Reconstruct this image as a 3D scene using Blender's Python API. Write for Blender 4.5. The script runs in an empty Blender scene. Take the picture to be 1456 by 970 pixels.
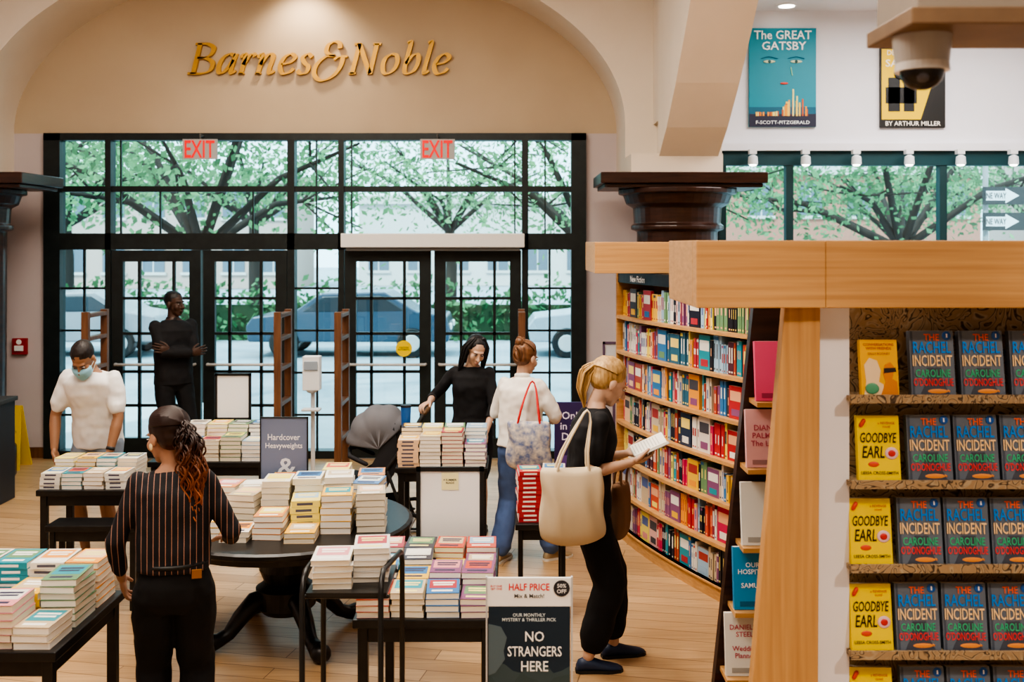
import bpy, math, random
from mathutils import Vector as V, Matrix as M4
random.seed(7)
F=1500.0; H=2.4
def wx(px,Y): return (px-728)*Y/F
def wz(py,Y): return H-(py-346)*Y/F
R=math.radians
scene=bpy.context.scene
COL=scene.collection
# ---------------------------------------------------------------- materials
def newmat(name):
    m=bpy.data.materials.new(name); m.use_nodes=True
    return m,m.node_tree.nodes,m.node_tree.links,m.node_tree.nodes['Principled BSDF']
def vmat(name,rough=.5,metal=0.,bump=0.,bscale=60.,coat=0.):
    m,n,l,b=newmat(name)
    a=n.new('ShaderNodeAttribute'); a.attribute_name='Col'
    l.new(a.outputs['Color'],b.inputs['Base Color'])
    b.inputs['Roughness'].default_value=rough; b.inputs['Metallic'].default_value=metal
    if coat: b.inputs['Coat Weight'].default_value=coat
    if bump:
        t=n.new('ShaderNodeTexCoord'); x=n.new('ShaderNodeTexNoise'); x.inputs['Scale'].default_value=bscale
        l.new(t.outputs['Object'],x.inputs['Vector'])
        bp=n.new('ShaderNodeBump'); bp.inputs['Strength'].default_value=bump; bp.inputs['Distance'].default_value=.01
        l.new(x.outputs['Fac'],bp.inputs['Height']); l.new(bp.outputs['Normal'],b.inputs['Normal'])
    return m
def cmat(name,c1,c2,rough=.6,scale=(8,8,8),metal=0.,bump=0.,detail=4):
    m,n,l,b=newmat(name)
    t=n.new('ShaderNodeTexCoord'); mp=n.new('ShaderNodeMapping'); mp.inputs['Scale'].default_value=scale
    x=n.new('ShaderNodeTexNoise'); x.inputs['Scale'].default_value=1; x.inputs['Detail'].default_value=detail
    r=n.new('ShaderNodeValToRGB'); r.color_ramp.elements[0].position=.3; r.color_ramp.elements[1].position=.7
    r.color_ramp.elements[0].color=(*c1,1); r.color_ramp.elements[1].color=(*c2,1)
    l.new(t.outputs['Object'],mp.inputs['Vector']); l.new(mp.outputs['Vector'],x.inputs['Vector'])
    l.new(x.outputs['Fac'],r.inputs['Fac']); l.new(r.outputs['Color'],b.inputs['Base Color'])
    b.inputs['Roughness'].default_value=rough; b.inputs['Metallic'].default_value=metal
    if bump:
        bp=n.new('ShaderNodeBump'); bp.inputs['Strength'].default_value=bump; bp.inputs['Distance'].default_value=.01
        l.new(x.outputs['Fac'],bp.inputs['Height']); l.new(bp.outputs['Normal'],b.inputs['Normal'])
    return m
VC=vmat('painted_parts',.5); VG=vmat('printed_paper',.45); VM=vmat('satin_metal',.35,.0)
VS=vmat('skin',.5,0,.05,90)
m_wall=cmat('mauve_plaster',(.55,.48,.48),(.58,.51,.51),.85,(2,2,2))
m_wallr=cmat('white_plaster',(.78,.77,.80),(.82,.81,.84),.85,(2,2,2))
m_tan=cmat('tan_plaster',(.52,.41,.29),(.56,.45,.32),.8,(1.5,1.5,1.5))
m_cream=cmat('cream_plaster',(.72,.64,.54),(.76,.68,.58),.85,(2,2,2))
m_oak=cmat('oak_veneer',(.47,.25,.10),(.60,.35,.15),.45,(1.5,14,60),0,.05,6)
m_oakv=cmat('oak_vertical',(.47,.25,.10),(.60,.35,.15),.45,(50,14,1.5),0,.05,6)
m_dwood=cmat('dark_walnut',(.030,.013,.009),(.065,.026,.016),.3,(3,6,40),0,.03)
m_bwood=cmat('brown_wood',(.13,.055,.028),(.21,.10,.05),.4,(30,30,3),0,.03)
m_black=cmat('black_lacquer',(.008,.008,.009),(.016,.015,.015),.35,(20,20,20))
m_green=cmat('dark_green_paint',(.012,.018,.019),(.020,.028,.029),.4,(10,10,10))
m_gold=cmat('gold_letter',(.52,.28,.04),(.62,.35,.06),.4,(5,5,5),.3)
m_asph=cmat('asphalt',(.30,.36,.40),(.42,.47,.50),.9,(.8,.8,.8))
m_beige=cmat('beige_beam',(.26,.22,.18),(.31,.26,.21),.6,(4,4,4))
def floor_mat():
    m,n,l,b=newmat('oak_plank_floor')
    t=n.new('ShaderNodeTexCoord'); mp=n.new('ShaderNodeMapping'); mp.inputs['Rotation'].default_value=(0,0,R(12))
    br=n.new('ShaderNodeTexBrick'); br.inputs['Scale'].default_value=1
    br.inputs['Brick Width'].default_value=1.7; br.inputs['Row Height'].default_value=.15; br.inputs['Mortar Size'].default_value=.003
    br.inputs['Color1'].default_value=(.60,.40,.22,1); br.inputs['Color2'].default_value=(.46,.29,.15,1); br.inputs['Mortar'].default_value=(.2,.11,.05,1)
    mp2=n.new('ShaderNodeMapping'); mp2.inputs['Rotation'].default_value=(0,0,R(12)); mp2.inputs['Scale'].default_value=(1.2,26,1)
    x=n.new('ShaderNodeTexNoise'); x.inputs['Detail'].default_value=6; x.inputs['Scale'].default_value=1.5
    mx=n.new('ShaderNodeMixRGB'); mx.blend_type='MULTIPLY'; mx.inputs['Fac'].default_value=.6
    rr=n.new('ShaderNodeValToRGB'); rr.color_ramp.elements[0].color=(.65,.6,.55,1); rr.color_ramp.elements[0].position=.3; rr.color_ramp.elements[1].position=.65
    l.new(t.outputs['Object'],mp.inputs['Vector']); l.new(mp.outputs['Vector'],br.inputs['Vector'])
    l.new(t.outputs['Object'],mp2.inputs['Vector']); l.new(mp2.outputs['Vector'],x.inputs['Vector']); l.new(x.outputs['Fac'],rr.inputs['Fac'])
    l.new(br.outputs['Color'],mx.inputs['Color1']); l.new(rr.outputs['Color'],mx.inputs['Color2']); l.new(mx.outputs['Color'],b.inputs['Base Color'])
    b.inputs['Roughness'].default_value=.36
    return m
m_floor=floor_mat()
def glass_mat():
    m,n,l,b=newmat('window_glass'); n.remove(b); o=n['Material Output']
    tr=n.new('ShaderNodeBsdfTransparent'); tr.inputs['Color'].default_value=(.82,.96,.99,1)
    g=n.new('ShaderNodeBsdfGlossy'); g.inputs['Roughness'].default_value=.02
    mx=n.new('ShaderNodeMixShader'); mx.inputs['Fac'].default_value=.04
    l.new(tr.outputs[0],mx.inputs[1]); l.new(g.outputs[0],mx.inputs[2]); l.new(mx.outputs[0],o.inputs['Surface'])
    return m
m_glass=glass_mat()
def emis(name,c,s):
    m,n,l,b=newmat(name); b.inputs['Base Color'].default_value=(*c,1); b.inputs['Emission Color'].default_value=(*c,1); b.inputs['Emission Strength'].default_value=s
    return m
m_lamp=emis('lamp_lens',(1,.95,.85),6)
m_exit=emis('exit_red',(.9,.02,.02),.35)
def pattern_mat():
    m,n,l,b=newmat('damask_wallpaper')
    t=n.new('ShaderNodeTexCoord')
    x=n.new('ShaderNodeTexNoise'); x.inputs['Scale'].default_value=7; x.inputs['Detail'].default_value=1; x.inputs['Distortion'].default_value=3.5
    w=n.new('ShaderNodeMath'); w.operation='MULTIPLY'; w.inputs[1].default_value=6
    fr=n.new('ShaderNodeMath'); fr.operation='FRACT'
    r=n.new('ShaderNodeValToRGB'); e=r.color_ramp.elements
    e[0].color=(.38,.26,.15,1); e[1].color=(.36,.25,.14,1)
    a=e.new(.35); a.color=(.40,.28,.16,1); a=e.new(.45); a.color=(.05,.03,.02,1); a=e.new(.6); a.color=(.18,.13,.08,1); a=e.new(.7); a.color=(.46,.36,.24,1)
    l.new(t.outputs['Object'],x.inputs['Vector']); l.new(x.outputs['Fac'],w.inputs[0]); l.new(w.outputs[0],fr.inputs[0]); l.new(fr.outputs[0],r.inputs['Fac'])
    l.new(r.outputs['Color'],b.inputs['Base Color']); b.inputs['Roughness'].default_value=.7
    return m
m_pat=pattern_mat()
def stripe_mat():
    m,n,l,b=newmat('pinstripe_cloth')
    t=n.new('ShaderNodeTexCoord'); s=n.new('ShaderNodeSeparateXYZ')
    a=n.new('ShaderNodeMath'); a.operation='MULTIPLY'; a.inputs[1].default_value=36
    fr=n.new('ShaderNodeMath'); fr.operation='FRACT'
    r=n.new('ShaderNodeValToRGB'); r.color_ramp.interpolation='CONSTANT'; e=r.color_ramp.elements
    e[0].color=(.010,.009,.013,1); e[0].position=0; e[1].color=(.40,.22,.16,1); e[1].position=.88
    l.new(t.outputs['Object'],s.inputs[0]); l.new(s.outputs['X'],a.inputs[0]); l.new(a.outputs[0],fr.inputs[0]); l.new(fr.outputs[0],r.inputs['Fac'])
    l.new(r.outputs['Color'],b.inputs['Base Color']); b.inputs['Roughness'].default_value=.75
    return m
m_stripe=stripe_mat()
def cloth(name,c,var=.92,rough=.85): return cmat(name,tuple(k*var for k in c),c,rough,(9,9,9),0,.12)
def hairm(name,c1,c2): return cmat(name,c1,c2,.45,(70,70,9),0,.5,3)
# ---------------------------------------------------------------- mesh builder
class MB:
    def __init__(s): s.v=[];s.f=[];s.c=[];s.sm=[];s.mi=[]
    def add(s,vs,fs,col=(.8,.8,.8),M=None,sm=False,mi=0):
        o=len(s.v)
        if M is not None: vs=[M@V(p) for p in vs]
        s.v+=[tuple(p) for p in vs]; s.f+=[tuple(i+o for i in f) for f in fs]
        k=len(fs); s.c+=[col]*k; s.sm+=[sm]*k; s.mi+=[mi]*k
    def box(s,x0,x1,y0,y1,z0,z1,col=(.8,.8,.8),M=None,mi=0):
        s.add([(x0,y0,z0),(x1,y0,z0),(x1,y1,z0),(x0,y1,z0),(x0,y0,z1),(x1,y0,z1),(x1,y1,z1),(x0,y1,z1)],
              [(0,3,2,1),(4,5,6,7),(0,1,5,4),(1,2,6,5),(2,3,7,6),(3,0,4,7)],col,M,False,mi)
    def cbox(s,c,d,col,rz=0,M=None,mi=0):
        T=M4.Translation(V(c))@M4.Rotation(rz,4,'Z')
        if M is not None: T=M@T
        s.box(-d[0]/2,d[0]/2,-d[1]/2,d[1]/2,-d[2]/2,d[2]/2,col,T,mi)
    def ell(s,c,r,col=(.8,.8,.8),M=None,n=14,mi=0,rot=None):
        vs=[];fs=[];m=n//2
        if not hasattr(r,'__len__'): r=(r,r,r)
        RR=rot if rot is not None else M4.Identity(4)
        T=M4.Translation(V(c))@RR
        for i in range(1,m):
            a=math.pi*i/m
            for j in range(n):
                b=2*math.pi*j/n
                vs.append(T@V((r[0]*math.sin(a)*math.cos(b),r[1]*math.sin(a)*math.sin(b),r[2]*math.cos(a))))
        t=len(vs); vs+= [T@V((0,0,r[2])),T@V((0,0,-r[2]))]
        for i in range(m-2):
            for j in range(n):
                k=(j+1)%n; fs.append((i*n+j,(i+1)*n+j,(i+1)*n+k,i*n+k))
        for j in range(n):
            k=(j+1)%n; fs.append((t,j,k)); fs.append((t+1,(m-2)*n+k,(m-2)*n+j))
        s.add(vs,fs,col,M,True,mi)
    def rings(s,rings,col=(.8,.8,.8),M=None,sm=True,mi=0,close=False):
        n=len(rings[0]); vs=[p for r in rings for p in r]; fs=[]
        m=len(rings)
        for i in range(m if close else m-1):
            q=(i+1)%m
            for j in range(n):
                k=(j+1)%n; fs.append((i*n+j,i*n+k,q*n+k,q*n+j))
        if not close: fs.append(tuple(range(n))[::-1]); fs.append(tuple((m-1)*n+j for j in range(n)))
        s.add(vs,fs,col,M,sm,mi)
    def tube(s,pts,rad,col=(.8,.8,.8),seg=10,rnd=True,M=None,mi=0,close=False):
        pts=[V(p) for p in pts]
        if not hasattr(rad,'__len__'): rad=[rad]*len(pts)
        rad=list(rad)
        if rnd and not close:
            d0=(pts[0]-pts[1]).normalized(); d1=(pts[-1]-pts[-2]).normalized(); a,b=rad[0],rad[-1]
            pts=[pts[0]+d0*a*.97,pts[0]+d0*a*.7]+pts+[pts[-1]+d1*b*.7,pts[-1]+d1*b*.97]
            rad=[a*.25,a*.7]+rad+[b*.7,b*.25]
        n=len(pts); N=None; out=[]
        for i in range(n):
            if close: t=(pts[(i+1)%n]-pts[i-1]).normalized()
            else: t=(pts[min(i+1,n-1)]-pts[max(i-1,0)]).normalized()
            if N is None: N=t.cross(V((0,0,1)) if abs(t.z)<.9 else V((1,0,0))).normalized()
            else: N=(N-t*N.dot(t)).normalized()
            B=t.cross(N)
            out.append([pts[i]+(N*math.cos(2*math.pi*j/seg)+B*math.sin(2*math.pi*j/seg))*rad[i] for j in range(seg)])
        s.rings(out,col,M,True,mi,close)
    def cyl(s,c,r0,r1,z0,z1,col,n=24,M=None,mi=0):
        s.rings([[(c[0]+r0*math.cos(2*math.pi*j/n),c[1]+r0*math.sin(2*math.pi*j/n),z0) for j in range(n)],
                 [(c[0]+r1*math.cos(2*math.pi*j/n),c[1]+r1*math.sin(2*math.pi*j/n),z1) for j in range(n)]],col,M,False,mi)
    def lathe(s,c,prof,col,n=40,mi=0):
        s.rings([[(c[0]+r*math.cos(2*math.pi*j/n),c[1]+r*math.sin(2*math.pi*j/n),z) for j in range(n)] for r,z in prof],col,None,False,mi)
    def prism(s,poly,y0,y1,col,M=None,mi=0):
        n=len(poly); vs=[(x,y0,z) for x,z in poly]+[(x,y1,z) for x,z in poly]
        fs=[tuple(range(n)),tuple(range(2*n-1,n-1,-1))]+[(j,j+n,(j+1)%n+n,(j+1)%n) for j in range(n)]
        s.add(vs,fs,col,M,False,mi)
    def text(s,t,c,width,col,M=None,y=None,height=None,ext=.0008,mi=0,shear=0):
        cu=bpy.data.curves.new('t','FONT'); cu.body=t; cu.resolution_u=2; cu.extrude=.0; cu.shear=shear; cu.align_x='CENTER'; cu.offset=.012
        o=bpy.data.objects.new('t',cu); COL.objects.link(o)
        dg=bpy.context.evaluated_depsgraph_get(); me=bpy.data.meshes.new_from_object(o.evaluated_get(dg))
        vs=[v.co.copy() for v in me.vertices]; fs=[tuple(p.vertices) for p in me.polygons]
        bpy.data.objects.remove(o); bpy.data.curves.remove(cu); bpy.data.meshes.remove(me)
        if not vs: return
        x0=min(v.x for v in vs);x1=max(v.x for v in vs);y0=min(v.y for v in vs);y1=max(v.y for v in vs)
        k=width/(x1-x0); kz=k if height is None else height/(y1-y0)
        s.add([(c[0]+(v.x-(x0+x1)/2)*k,c[1],c[2]+(v.y-(y0+y1)/2)*kz) for v in vs],fs,col,M,False,mi)
    def mesh(s,name):
        me=bpy.data.meshes.new(name); me.from_pydata(s.v,[],s.f)
        ca=me.color_attributes.new('Col','FLOAT_COLOR','CORNER')
        d=[]
        for f,c in zip(s.f,s.c): d+=[c[0],c[1],c[2],1.]*len(f)
        ca.data.foreach_set('color',d)
        me.polygons.foreach_set('use_smooth',s.sm); me.polygons.foreach_set('material_index',s.mi)
        me.update(); return me
    def obj(s,name,mats=None,parent=None,loc=None,bevel=0):
        me=s.mesh(name)
        for m in (mats if isinstance(mats,(list,tuple)) else [mats or VC]): me.materials.append(m)
        o=bpy.data.objects.new(name,me); COL.objects.link(o)
        if parent: o.parent=parent
        if loc: o.location=loc
        if bevel:
            b=o.modifiers.new('b','BEVEL'); b.width=bevel; b.segments=2; b.limit_method='ANGLE'
        return o
def empty(name,loc=(0,0,0)):
    e=bpy.data.objects.new(name,None); COL.objects.link(e); e.location=loc; e.empty_display_size=.1; return e
def remesh(mb,vox,it=3,col=(.8,.8,.8)):
    me=mb.mesh('r'); o=bpy.data.objects.new('r',me); COL.objects.link(o)
    r=o.modifiers.new('r','REMESH'); r.mode='VOXEL'; r.voxel_size=vox
    sm=o.modifiers.new('s','SMOOTH'); sm.iterations=it; sm.factor=.5
    dg=bpy.context.evaluated_depsgraph_get(); m2=bpy.data.meshes.new_from_object(o.evaluated_get(dg))
    out=MB(); out.add([v.co.copy() for v in m2.vertices],[tuple(p.vertices) for p in m2.polygons],col,None,True)
    bpy.data.objects.remove(o); bpy.data.meshes.remove(me); bpy.data.meshes.remove(m2)
    return out
# ---------------------------------------------------------------- room shell
DY=11.8
mb=MB(); mb.box(-6.4,7,-3,12.0,-.1,0); mb.obj('floor',m_floor)
fx0,fx1,fzt=wx(65,DY),wx(833,DY),wz(190,DY)
mb=MB()
mb.box(-6.4,fx0,DY,DY+.2,0,fzt); mb.box(fx1,2.3,DY,DY+.2,0,fzt)
mb.obj('wall_front',m_wall)
mb=MB(); mb.box(-6.4,1.6,DY,DY+.2,fzt,5.7); mb.obj('wall_lunette',m_tan)
mb=MB()
mb.box(1.6,2.3,DY,DY+.2,fzt,5.7); mb.box(2.3,7,DY,DY+.2,3.43,5.7); mb.box(2.3,7,DY,DY+.2,0,.9); mb.box(6.7,7,DY,DY+.2,.9,3.43)
mb.obj('wall_window_side',m_wallr)
mb=MB(); mb.box(-6.6,-6.4,-3,12,0,5.7); mb.obj('wall_left',m_wall)
mb=MB(); mb.box(7,7.2,-3,12,0,5.7); mb.obj('wall_right',m_wallr)
mb=MB(); mb.box(-6.6,7.2,-3.2,-3,0,5.7); mb.obj('wall_back',m_cream)
mb=MB(); mb.box(-6.6,1.8,-3.2,12,5.7,5.8); mb.box(1.8,7.2,-3.2,12,5.0,5.1); mb.obj('ceiling',m_wallr)
mb=MB(); mb.box(-6.4,fx0-.01,DY-.02,DY,0,.12); mb.box(fx1+.01,2.3,DY-.02,DY,0,.12); mb.obj('baseboard_front',m_bwood)
# arch
cx,hw,z0,b=-2.2,3.37,fzt,1.9
mb=MB(); n=64; yf,yb=10.9,DY
vs=[];fs=[]
for i in range(n+1):
    a=math.pi*i/n; x=cx-hw*math.cos(a); z=z0+b*math.sin(a)
    xt=x
    if i==0: xt=-6.4
    if i==n: xt=1.5
    vs+=[(x,yf,z),(x,yb,z),(xt,yf,5.7)]
for i in range(n):
    o=i*3; fs+=[(o,o+3,o+5,o+2)]
mb.add(vs,fs,(.8,)*3)
mb.add(vs,[(i*3,i*3+1,i*3+4,i*3+3) for i in range(n)],(.8,)*3,None,True)
mb.box(-6.4,cx-hw,yf,yb,3.1,z0); 
mb.add([(-6.4,yf,z0),(cx-hw,yf,z0),(-6.4,yf,5.7)],[(0,1,2)])
mb.add([(cx+hw,yf,z0),(1.5,yf,z0),(1.5,yf,5.7)],[(0,1,2)])
mb.box(cx+hw,2.07,10.35,yb,3.1,3.28); mb.box(cx+hw,1.52,10.9,yb,3.28,z0); mb.box(1.5,2.07,10.4,yb,3.28,z0)
mb.obj('trim_arch',m_cream)
mb=MB(); vs=[];fs=[]
cur=[(10.4,3.22),(10.0,3.5),(9.6,3.86),(9.2,4.28),(8.8,4.72),(8.4,5.0),(7.6,5.2),(6.5,5.3),(-3,5.35)]
for y,z in cur: 
    q=min(1,(10.4-y)/1.6); xa=1.44+.10*q; xb=2.02+.10*q
    vs+=[(xa,y,z),(xb,y,z),(xa,y,5.7),(xb,y,5.7)]
for i in range(len(cur)-1):
    o=i*4; fs+=[(o,o+4,o+5,o+1),(o,o+2,o+6,o+4),(o+1,o+5,o+7,o+3)]
mb.add(vs,fs); mb.box(1.46,2.05,10.39,DY,z0,5.7)
mb.obj('trim_vault_rib',m_cream)
def column(name,x,y):
    m=MB(); c=(.08,.03,.02)
    m.box(x-.82,x+.82,y-.42,y+.55,2.99,3.1,c); m.box(x-.78,x+.78,y-.38,y+.5,2.95,2.99,c)
    m.lathe((x,y+.05),[(.60,2.95),(.60,2.90),(.55,2.89),(.52,2.80),(.45,2.76),(.44,2.6),(.47,2.58),(.47,2.54),(.41,2.52),(.40,.35),(.5,.3),(.5,0)],c)
    m.obj(name,m_dwood,bevel=.01)
column('column',1.69,10.75); column('column',-5.62,10.75)
# ---------------------------------------------------------------- door wall glazing
def bar(m,px0,px1,py0,py1,y0=DY-.06,y1=DY+.10,mi=0):
    m.box(wx(px0,DY),wx(px1,DY),y0,y1,wz(py1,DY),wz(py0,DY),(.02,)*3,None,mi)
m=MB(); B=652.4
bar(m,65,88,190,B); bar(m,812,833,190,B); bar(m,65,833,190,200)
for a,b_ in ((152,160),(410,420),(482,490),(742,751)): bar(m,a,b_,200,B)
bar(m,88,812,265,273,DY-.04,DY+.06); bar(m,88,812,332,355)
for x in (228,360): bar(m,x-1,x+1,273,332,DY-.01,DY+.02)
for x in (172,450,500,732,775): bar(m,x-1,x+1,200,332,DY-.01,DY+.02)
for a,b_ in ((88,152),(420,482),(751,812)):
    bar(m,a,b_,640,B)
    for y in (410,470,530,590): bar(m,a,b_,y-1.5,y+1.5,DY-.01,DY+.02)
    bar(m,(a+b_)/2-1.5,(a+b_)/2+1.5,355,640,DY-.01,DY+.02)
m.box(wx(88,DY),wx(812,DY),DY+.03,DY+.036,0.02,wz(200,DY),(1,1,1),None,1)
m.obj('window_1',[m_green,m_glass])
for i,(a,b_) in enumerate(((160,288),(290,410),(490,614),(617,742))):
    m=MB(); e=17
    bar(m,a+1,a+e,356,650,DY-.05,DY+.02); bar(m,b_-e,b_-1,356,650,DY-.05,DY+.02); bar(m,a+e,b_-e,356,372,DY-.05,DY+.02); bar(m,a+e,b_-e,622,650,DY-.05,DY+.02)
    w=b_-a-2*e
    for k in (.24,.76): bar(m,a+e+w*k-2,a+e+w*k+2,372,622,DY-.04,DY+.0)
    for y in (424,474,528,576): bar(m,a+e,b_-e,y-2,y+2,DY-.04,DY+.0)
    X0,X1=wx(a+8,DY),wx(b_-8,DY); zz=wz(517,DY)
    m.tube([(X0,DY-.06,zz),(X0,DY-.12,zz),(X1,DY-.12,zz),(X1,DY-.06,zz)],.016,(.6,.6,.6),8,mi=1)
    if i==2:
        M=M4.Translation((wx(575,DY),DY-.055,wz(495,DY)))@M4.Rotation(R(90),4,'X')
        m.cyl((0,0),.09,.09,0,.004,(.9,.65,.0),24,M,1); m.text('CAUTION\nAUTOMATIC',(wx(575,DY),DY-.062,wz(495,DY)),.13,(.05,.05,.05),mi=1)
    m.obj('door_%d'%(i+1),[m_green,VM])
m=MB(); m.box(wx(484,11.5),wx(746,11.5),11.5,11.73,wz(352,11.5),wz(332,11.5),(.8,.79,.77))
m.box(wx(484,11.5)+.05,wx(746,11.5)-.05,11.55,11.7,wz(357,11.5),wz(352,11.5),(.2,.2,.2))
m.obj('air_curtain',VC,bevel=.01)
for px in (284,622):
    X=wx(px,11.6); m=MB(); z=wz(212,11.6)
    m.box(X-.19,X+.19,11.6,11.63,z-.11,z+.11,(.42,.42,.42)); m.text('EXIT',(X,11.595,z),.33,(.9,.02,.02),height=.19,mi=1)
    m.tube([(X,11.615,z+.11),(X,11.615,3.60)],.01,(.1,.1,.1),6); m.tube([(X,11.615,3.59),(X,11.72,3.59)],.012,(.1,.1,.1),6)
    m.obj('exit_sign',[VC,m_exit])
m=MB()
m.box(2.3,6.7,DY-.04,DY+.1,3.27,3.43,(.01,.06,.07))
for x in (2.35,wx(1122,DY),wx(1340,DY),6.66): m.box(x-.04,x+.04,DY-.03,DY+.08,.9,3.27,(.01,.05,.055))
m.box(2.3,6.7,DY-.03,DY+.08,.9,.98,(.01,.05,.055))
m.box(2.35,6.66,DY+.03,DY+.036,.98,3.27,(1,1,1),None,1)
m.obj('window_2',[VC,m_glass])
m=MB(); m.box(2.0,7,DY-.1,DY-.001,3.43,3.51); m.obj('trim_ledge',m_wallr)
for px in (1070,1145,1217,1292,1365,1440):
    X=wx(px,11.6); m=MB()
    m.box(X-.04,X+.04,11.56,11.64,3.38,3.43,(.75,.75,.75)); m.tube([(X,11.6,3.40),(X,11.59,3.35)],.012,(.7,.7,.7),8)
    m.lathe((X,11.58),[(.02,3.37),(.05,3.35),(.055,3.27),(.05,3.265)],(.75,.78,.8),20); m.ell((X,11.58,3.265),(.042,.042,.02),(1,1,1),mi=1)
    m.obj('track_spotlight',[VC,m_lamp])
m=MB(); m.cyl((wx(1122,11.4),11.5),.11,.11,4.985,5.0,(.8,.8,.8)); m.cyl((wx(1122,11.4),11.5),.085,.085,4.98,4.986,(1,1,1),mi=1); m.obj('downlight',[VC,m_lamp])
# posters
def poster(name,px0,px1,py0,py1,fn):
    X0,X1,Z0,Z1=wx(px0,DY),wx(px1,DY),wz(py1,DY),wz(py0,DY); m=MB(); m.w=X1-X0; m.h=Z1-Z0
    def Q(u0,u1,v0,v1,c,d=.002): m.box(X0+m.w*u0,X0+m.w*u1,DY-.04-d,DY-.04,Z0+m.h*v0,Z0+m.h*v1,c)
    def P(u,v): return (X0+m.w*u,DY-.05,Z0+m.h*v)
    fn(m,Q,P); return m.obj(name,VG)
def gatsby(m,Q,P):
    X,Y,Z=P(0,0); m.box(X,X+m.w,DY-.04,DY-.004,Z,Z+m.h,(.0,.27,.36))
    Q(0,1,0,.13,(.02,.02,.05)); Q(0,1,.13,.2,(.0,.12,.2))
    for k in range(34):
        u=.08+.8*random.random(); h=.03+.19*math.exp(-((u-.68)/.15)**2)*random.uniform(.5,1.3)
        Q(u,u+.025,.11,.12+h,random.choice([(.9,.35,.02),(.9,.6,.1),(.6,.12,.02),(.8,.75,.3)]),.003+.0005*k/10)
    m.text('The GREAT',P(.5,.93),m.w*.86,(.9,.95,.95),height=m.h*.09); m.text('GATSBY',P(.52,.82),m.w*.66,(.9,.95,.95),height=m.h*.085)
    m.text('F-SCOTT-FITZGERALD',P(.5,.045),m.w*.8,(.9,.95,.95),height=m.h*.035)
    for u in (.3,.7):
        m.ell(P(u,.66),(m.w*.09,.004,m.h*.015),(.65,.75,.5)); m.ell(P(u,.66),(m.w*.03,.007,m.h*.015),(.02,.1,.1))
        m.tube([P(u-.12,.69),P(u,.71),P(u+.12,.69)],.004,(.0,.1,.2),6)
    m.ell(P(.52,.44),(m.w*.06,.005,m.h*.011),(.8,.08,.05)); m.tube([P(.62,.6),P(.64,.52)],.004,(.5,.9,.5),6)
poster('gatsby_poster',1064,1159,41,181,gatsby)
def sales(m,Q,P):
    X,Y,Z=P(0,0); m.box(X,X+m.w,DY-.04,DY-.004,Z,Z+m.h,(.02,.018,.015))
    m.prism([(X+m.w*.02,Z+m.h*.1),(X+m.w*.62,Z+m.h*.1),(X+m.w*.8,Z+m.h*.55),(X+m.w*.55,Z+m.h*.98),(X+m.w*.02,Z+m.h*.98)],DY-.043,DY-.04,(.9,.6,.0))
    Q(.12,.3,.2,.62,(.02,.02,.02),.005); Q(.36,.52,.2,.6,(.02,.02,.02),.005); m.ell(P(.33,.66),(m.w*.12,.006,m.h*.07),(.02,.02,.02)); Q(.08,.56,.3,.5,(.02,.02,.02),.005)
    m.text('DEATH OF A',P(.4,.93),m.w*.6,(.95,.9,.8)); m.text('SALESMAN',P(.5,.8),m.w*.85,(.95,.9,.8),height=m.h*.09); m.text('BY ARTHUR MILLER',P(.5,.05),m.w*.85,(.95,.9,.8))
poster('salesman_poster',1250,1342,68,182,sales)
# ---------------------------------------------------------------- gold lettering (broad nib strokes)
G={'B':(1.25,[[(.27,0),(.27,1.5)],[(.05,1.47),(.35,1.48),(.7,1.46),(.98,1.28),(.92,.95),(.6,.8),(.3,.79)],[(.3,.79),(.75,.77),(1.1,.55),(1.06,.18),(.65,.03),(.0,.03)]]),
'a':(.98,[[(.76,.88),(.5,.98),(.2,.75),(.1,.3),(.25,.04),(.5,.2),(.74,.7)],[(.82,1),(.74,.35),(.78,.04),(.98,.16)]]),
'r':(.74,[[(0,.8),(.14,.97),(.22,.85),(.2,0)],[(.22,.45),(.4,.88),(.6,.98),(.7,.86)]]),
'n':(1.02,[[(0,.8),(.14,.97),(.22,.85),(.2,0)],[(.22,.45),(.45,.9),(.65,.97),(.76,.8),(.7,.25),(.78,.03),(.98,.16)]]),
'e':(.84,[[(.12,.48),(.5,.55),(.72,.8),(.5,.98),(.2,.8),(.09,.38),(.3,.03),(.6,.08),(.78,.28)]]),
's':(.74,[[(.62,.82),(.4,.98),(.17,.8),(.32,.55),(.55,.35),(.5,.08),(.25,.02),(.05,.18)]]),
'&':(1.62,[[(1.05,1.25),(.98,1.5),(.72,1.58),(.45,1.42),(.42,1.12),(.62,.95),(.88,.90)],[(.88,.88),(.45,.84),(.10,.45),(.10,-.02),(.5,-.32),(1.0,-.12),(1.28,.35),(1.30,.82)],[(.88,.70),(1.1,.84),(1.52,.86)]]),
'N':(1.45,[[(.22,0),(.25,1.48)],[(.26,1.46),(1.08,.02)],[(1.1,0),(1.1,1.48)],[(.05,.03),(.4,.03)],[(.0,1.47),(.3,1.47)],[(.92,1.47),(1.3,1.47)]]),
'o':(.9,[[(.42,.98),(.16,.8),(.09,.45),(.22,.08),(.45,.03),(.7,.25),(.77,.6),(.65,.9),(.42,.98)]]),
'b':(.92,[[(.06,1.5),(.22,1.52),(.2,.3),(.38,.03),(.68,.18),(.8,.6),(.68,.95),(.42,.88),(.22,.5)]]),
'l':(.44,[[(.06,1.5),(.22,1.52),(.17,.3),(.22,.04),(.4,.16)]])}
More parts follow.
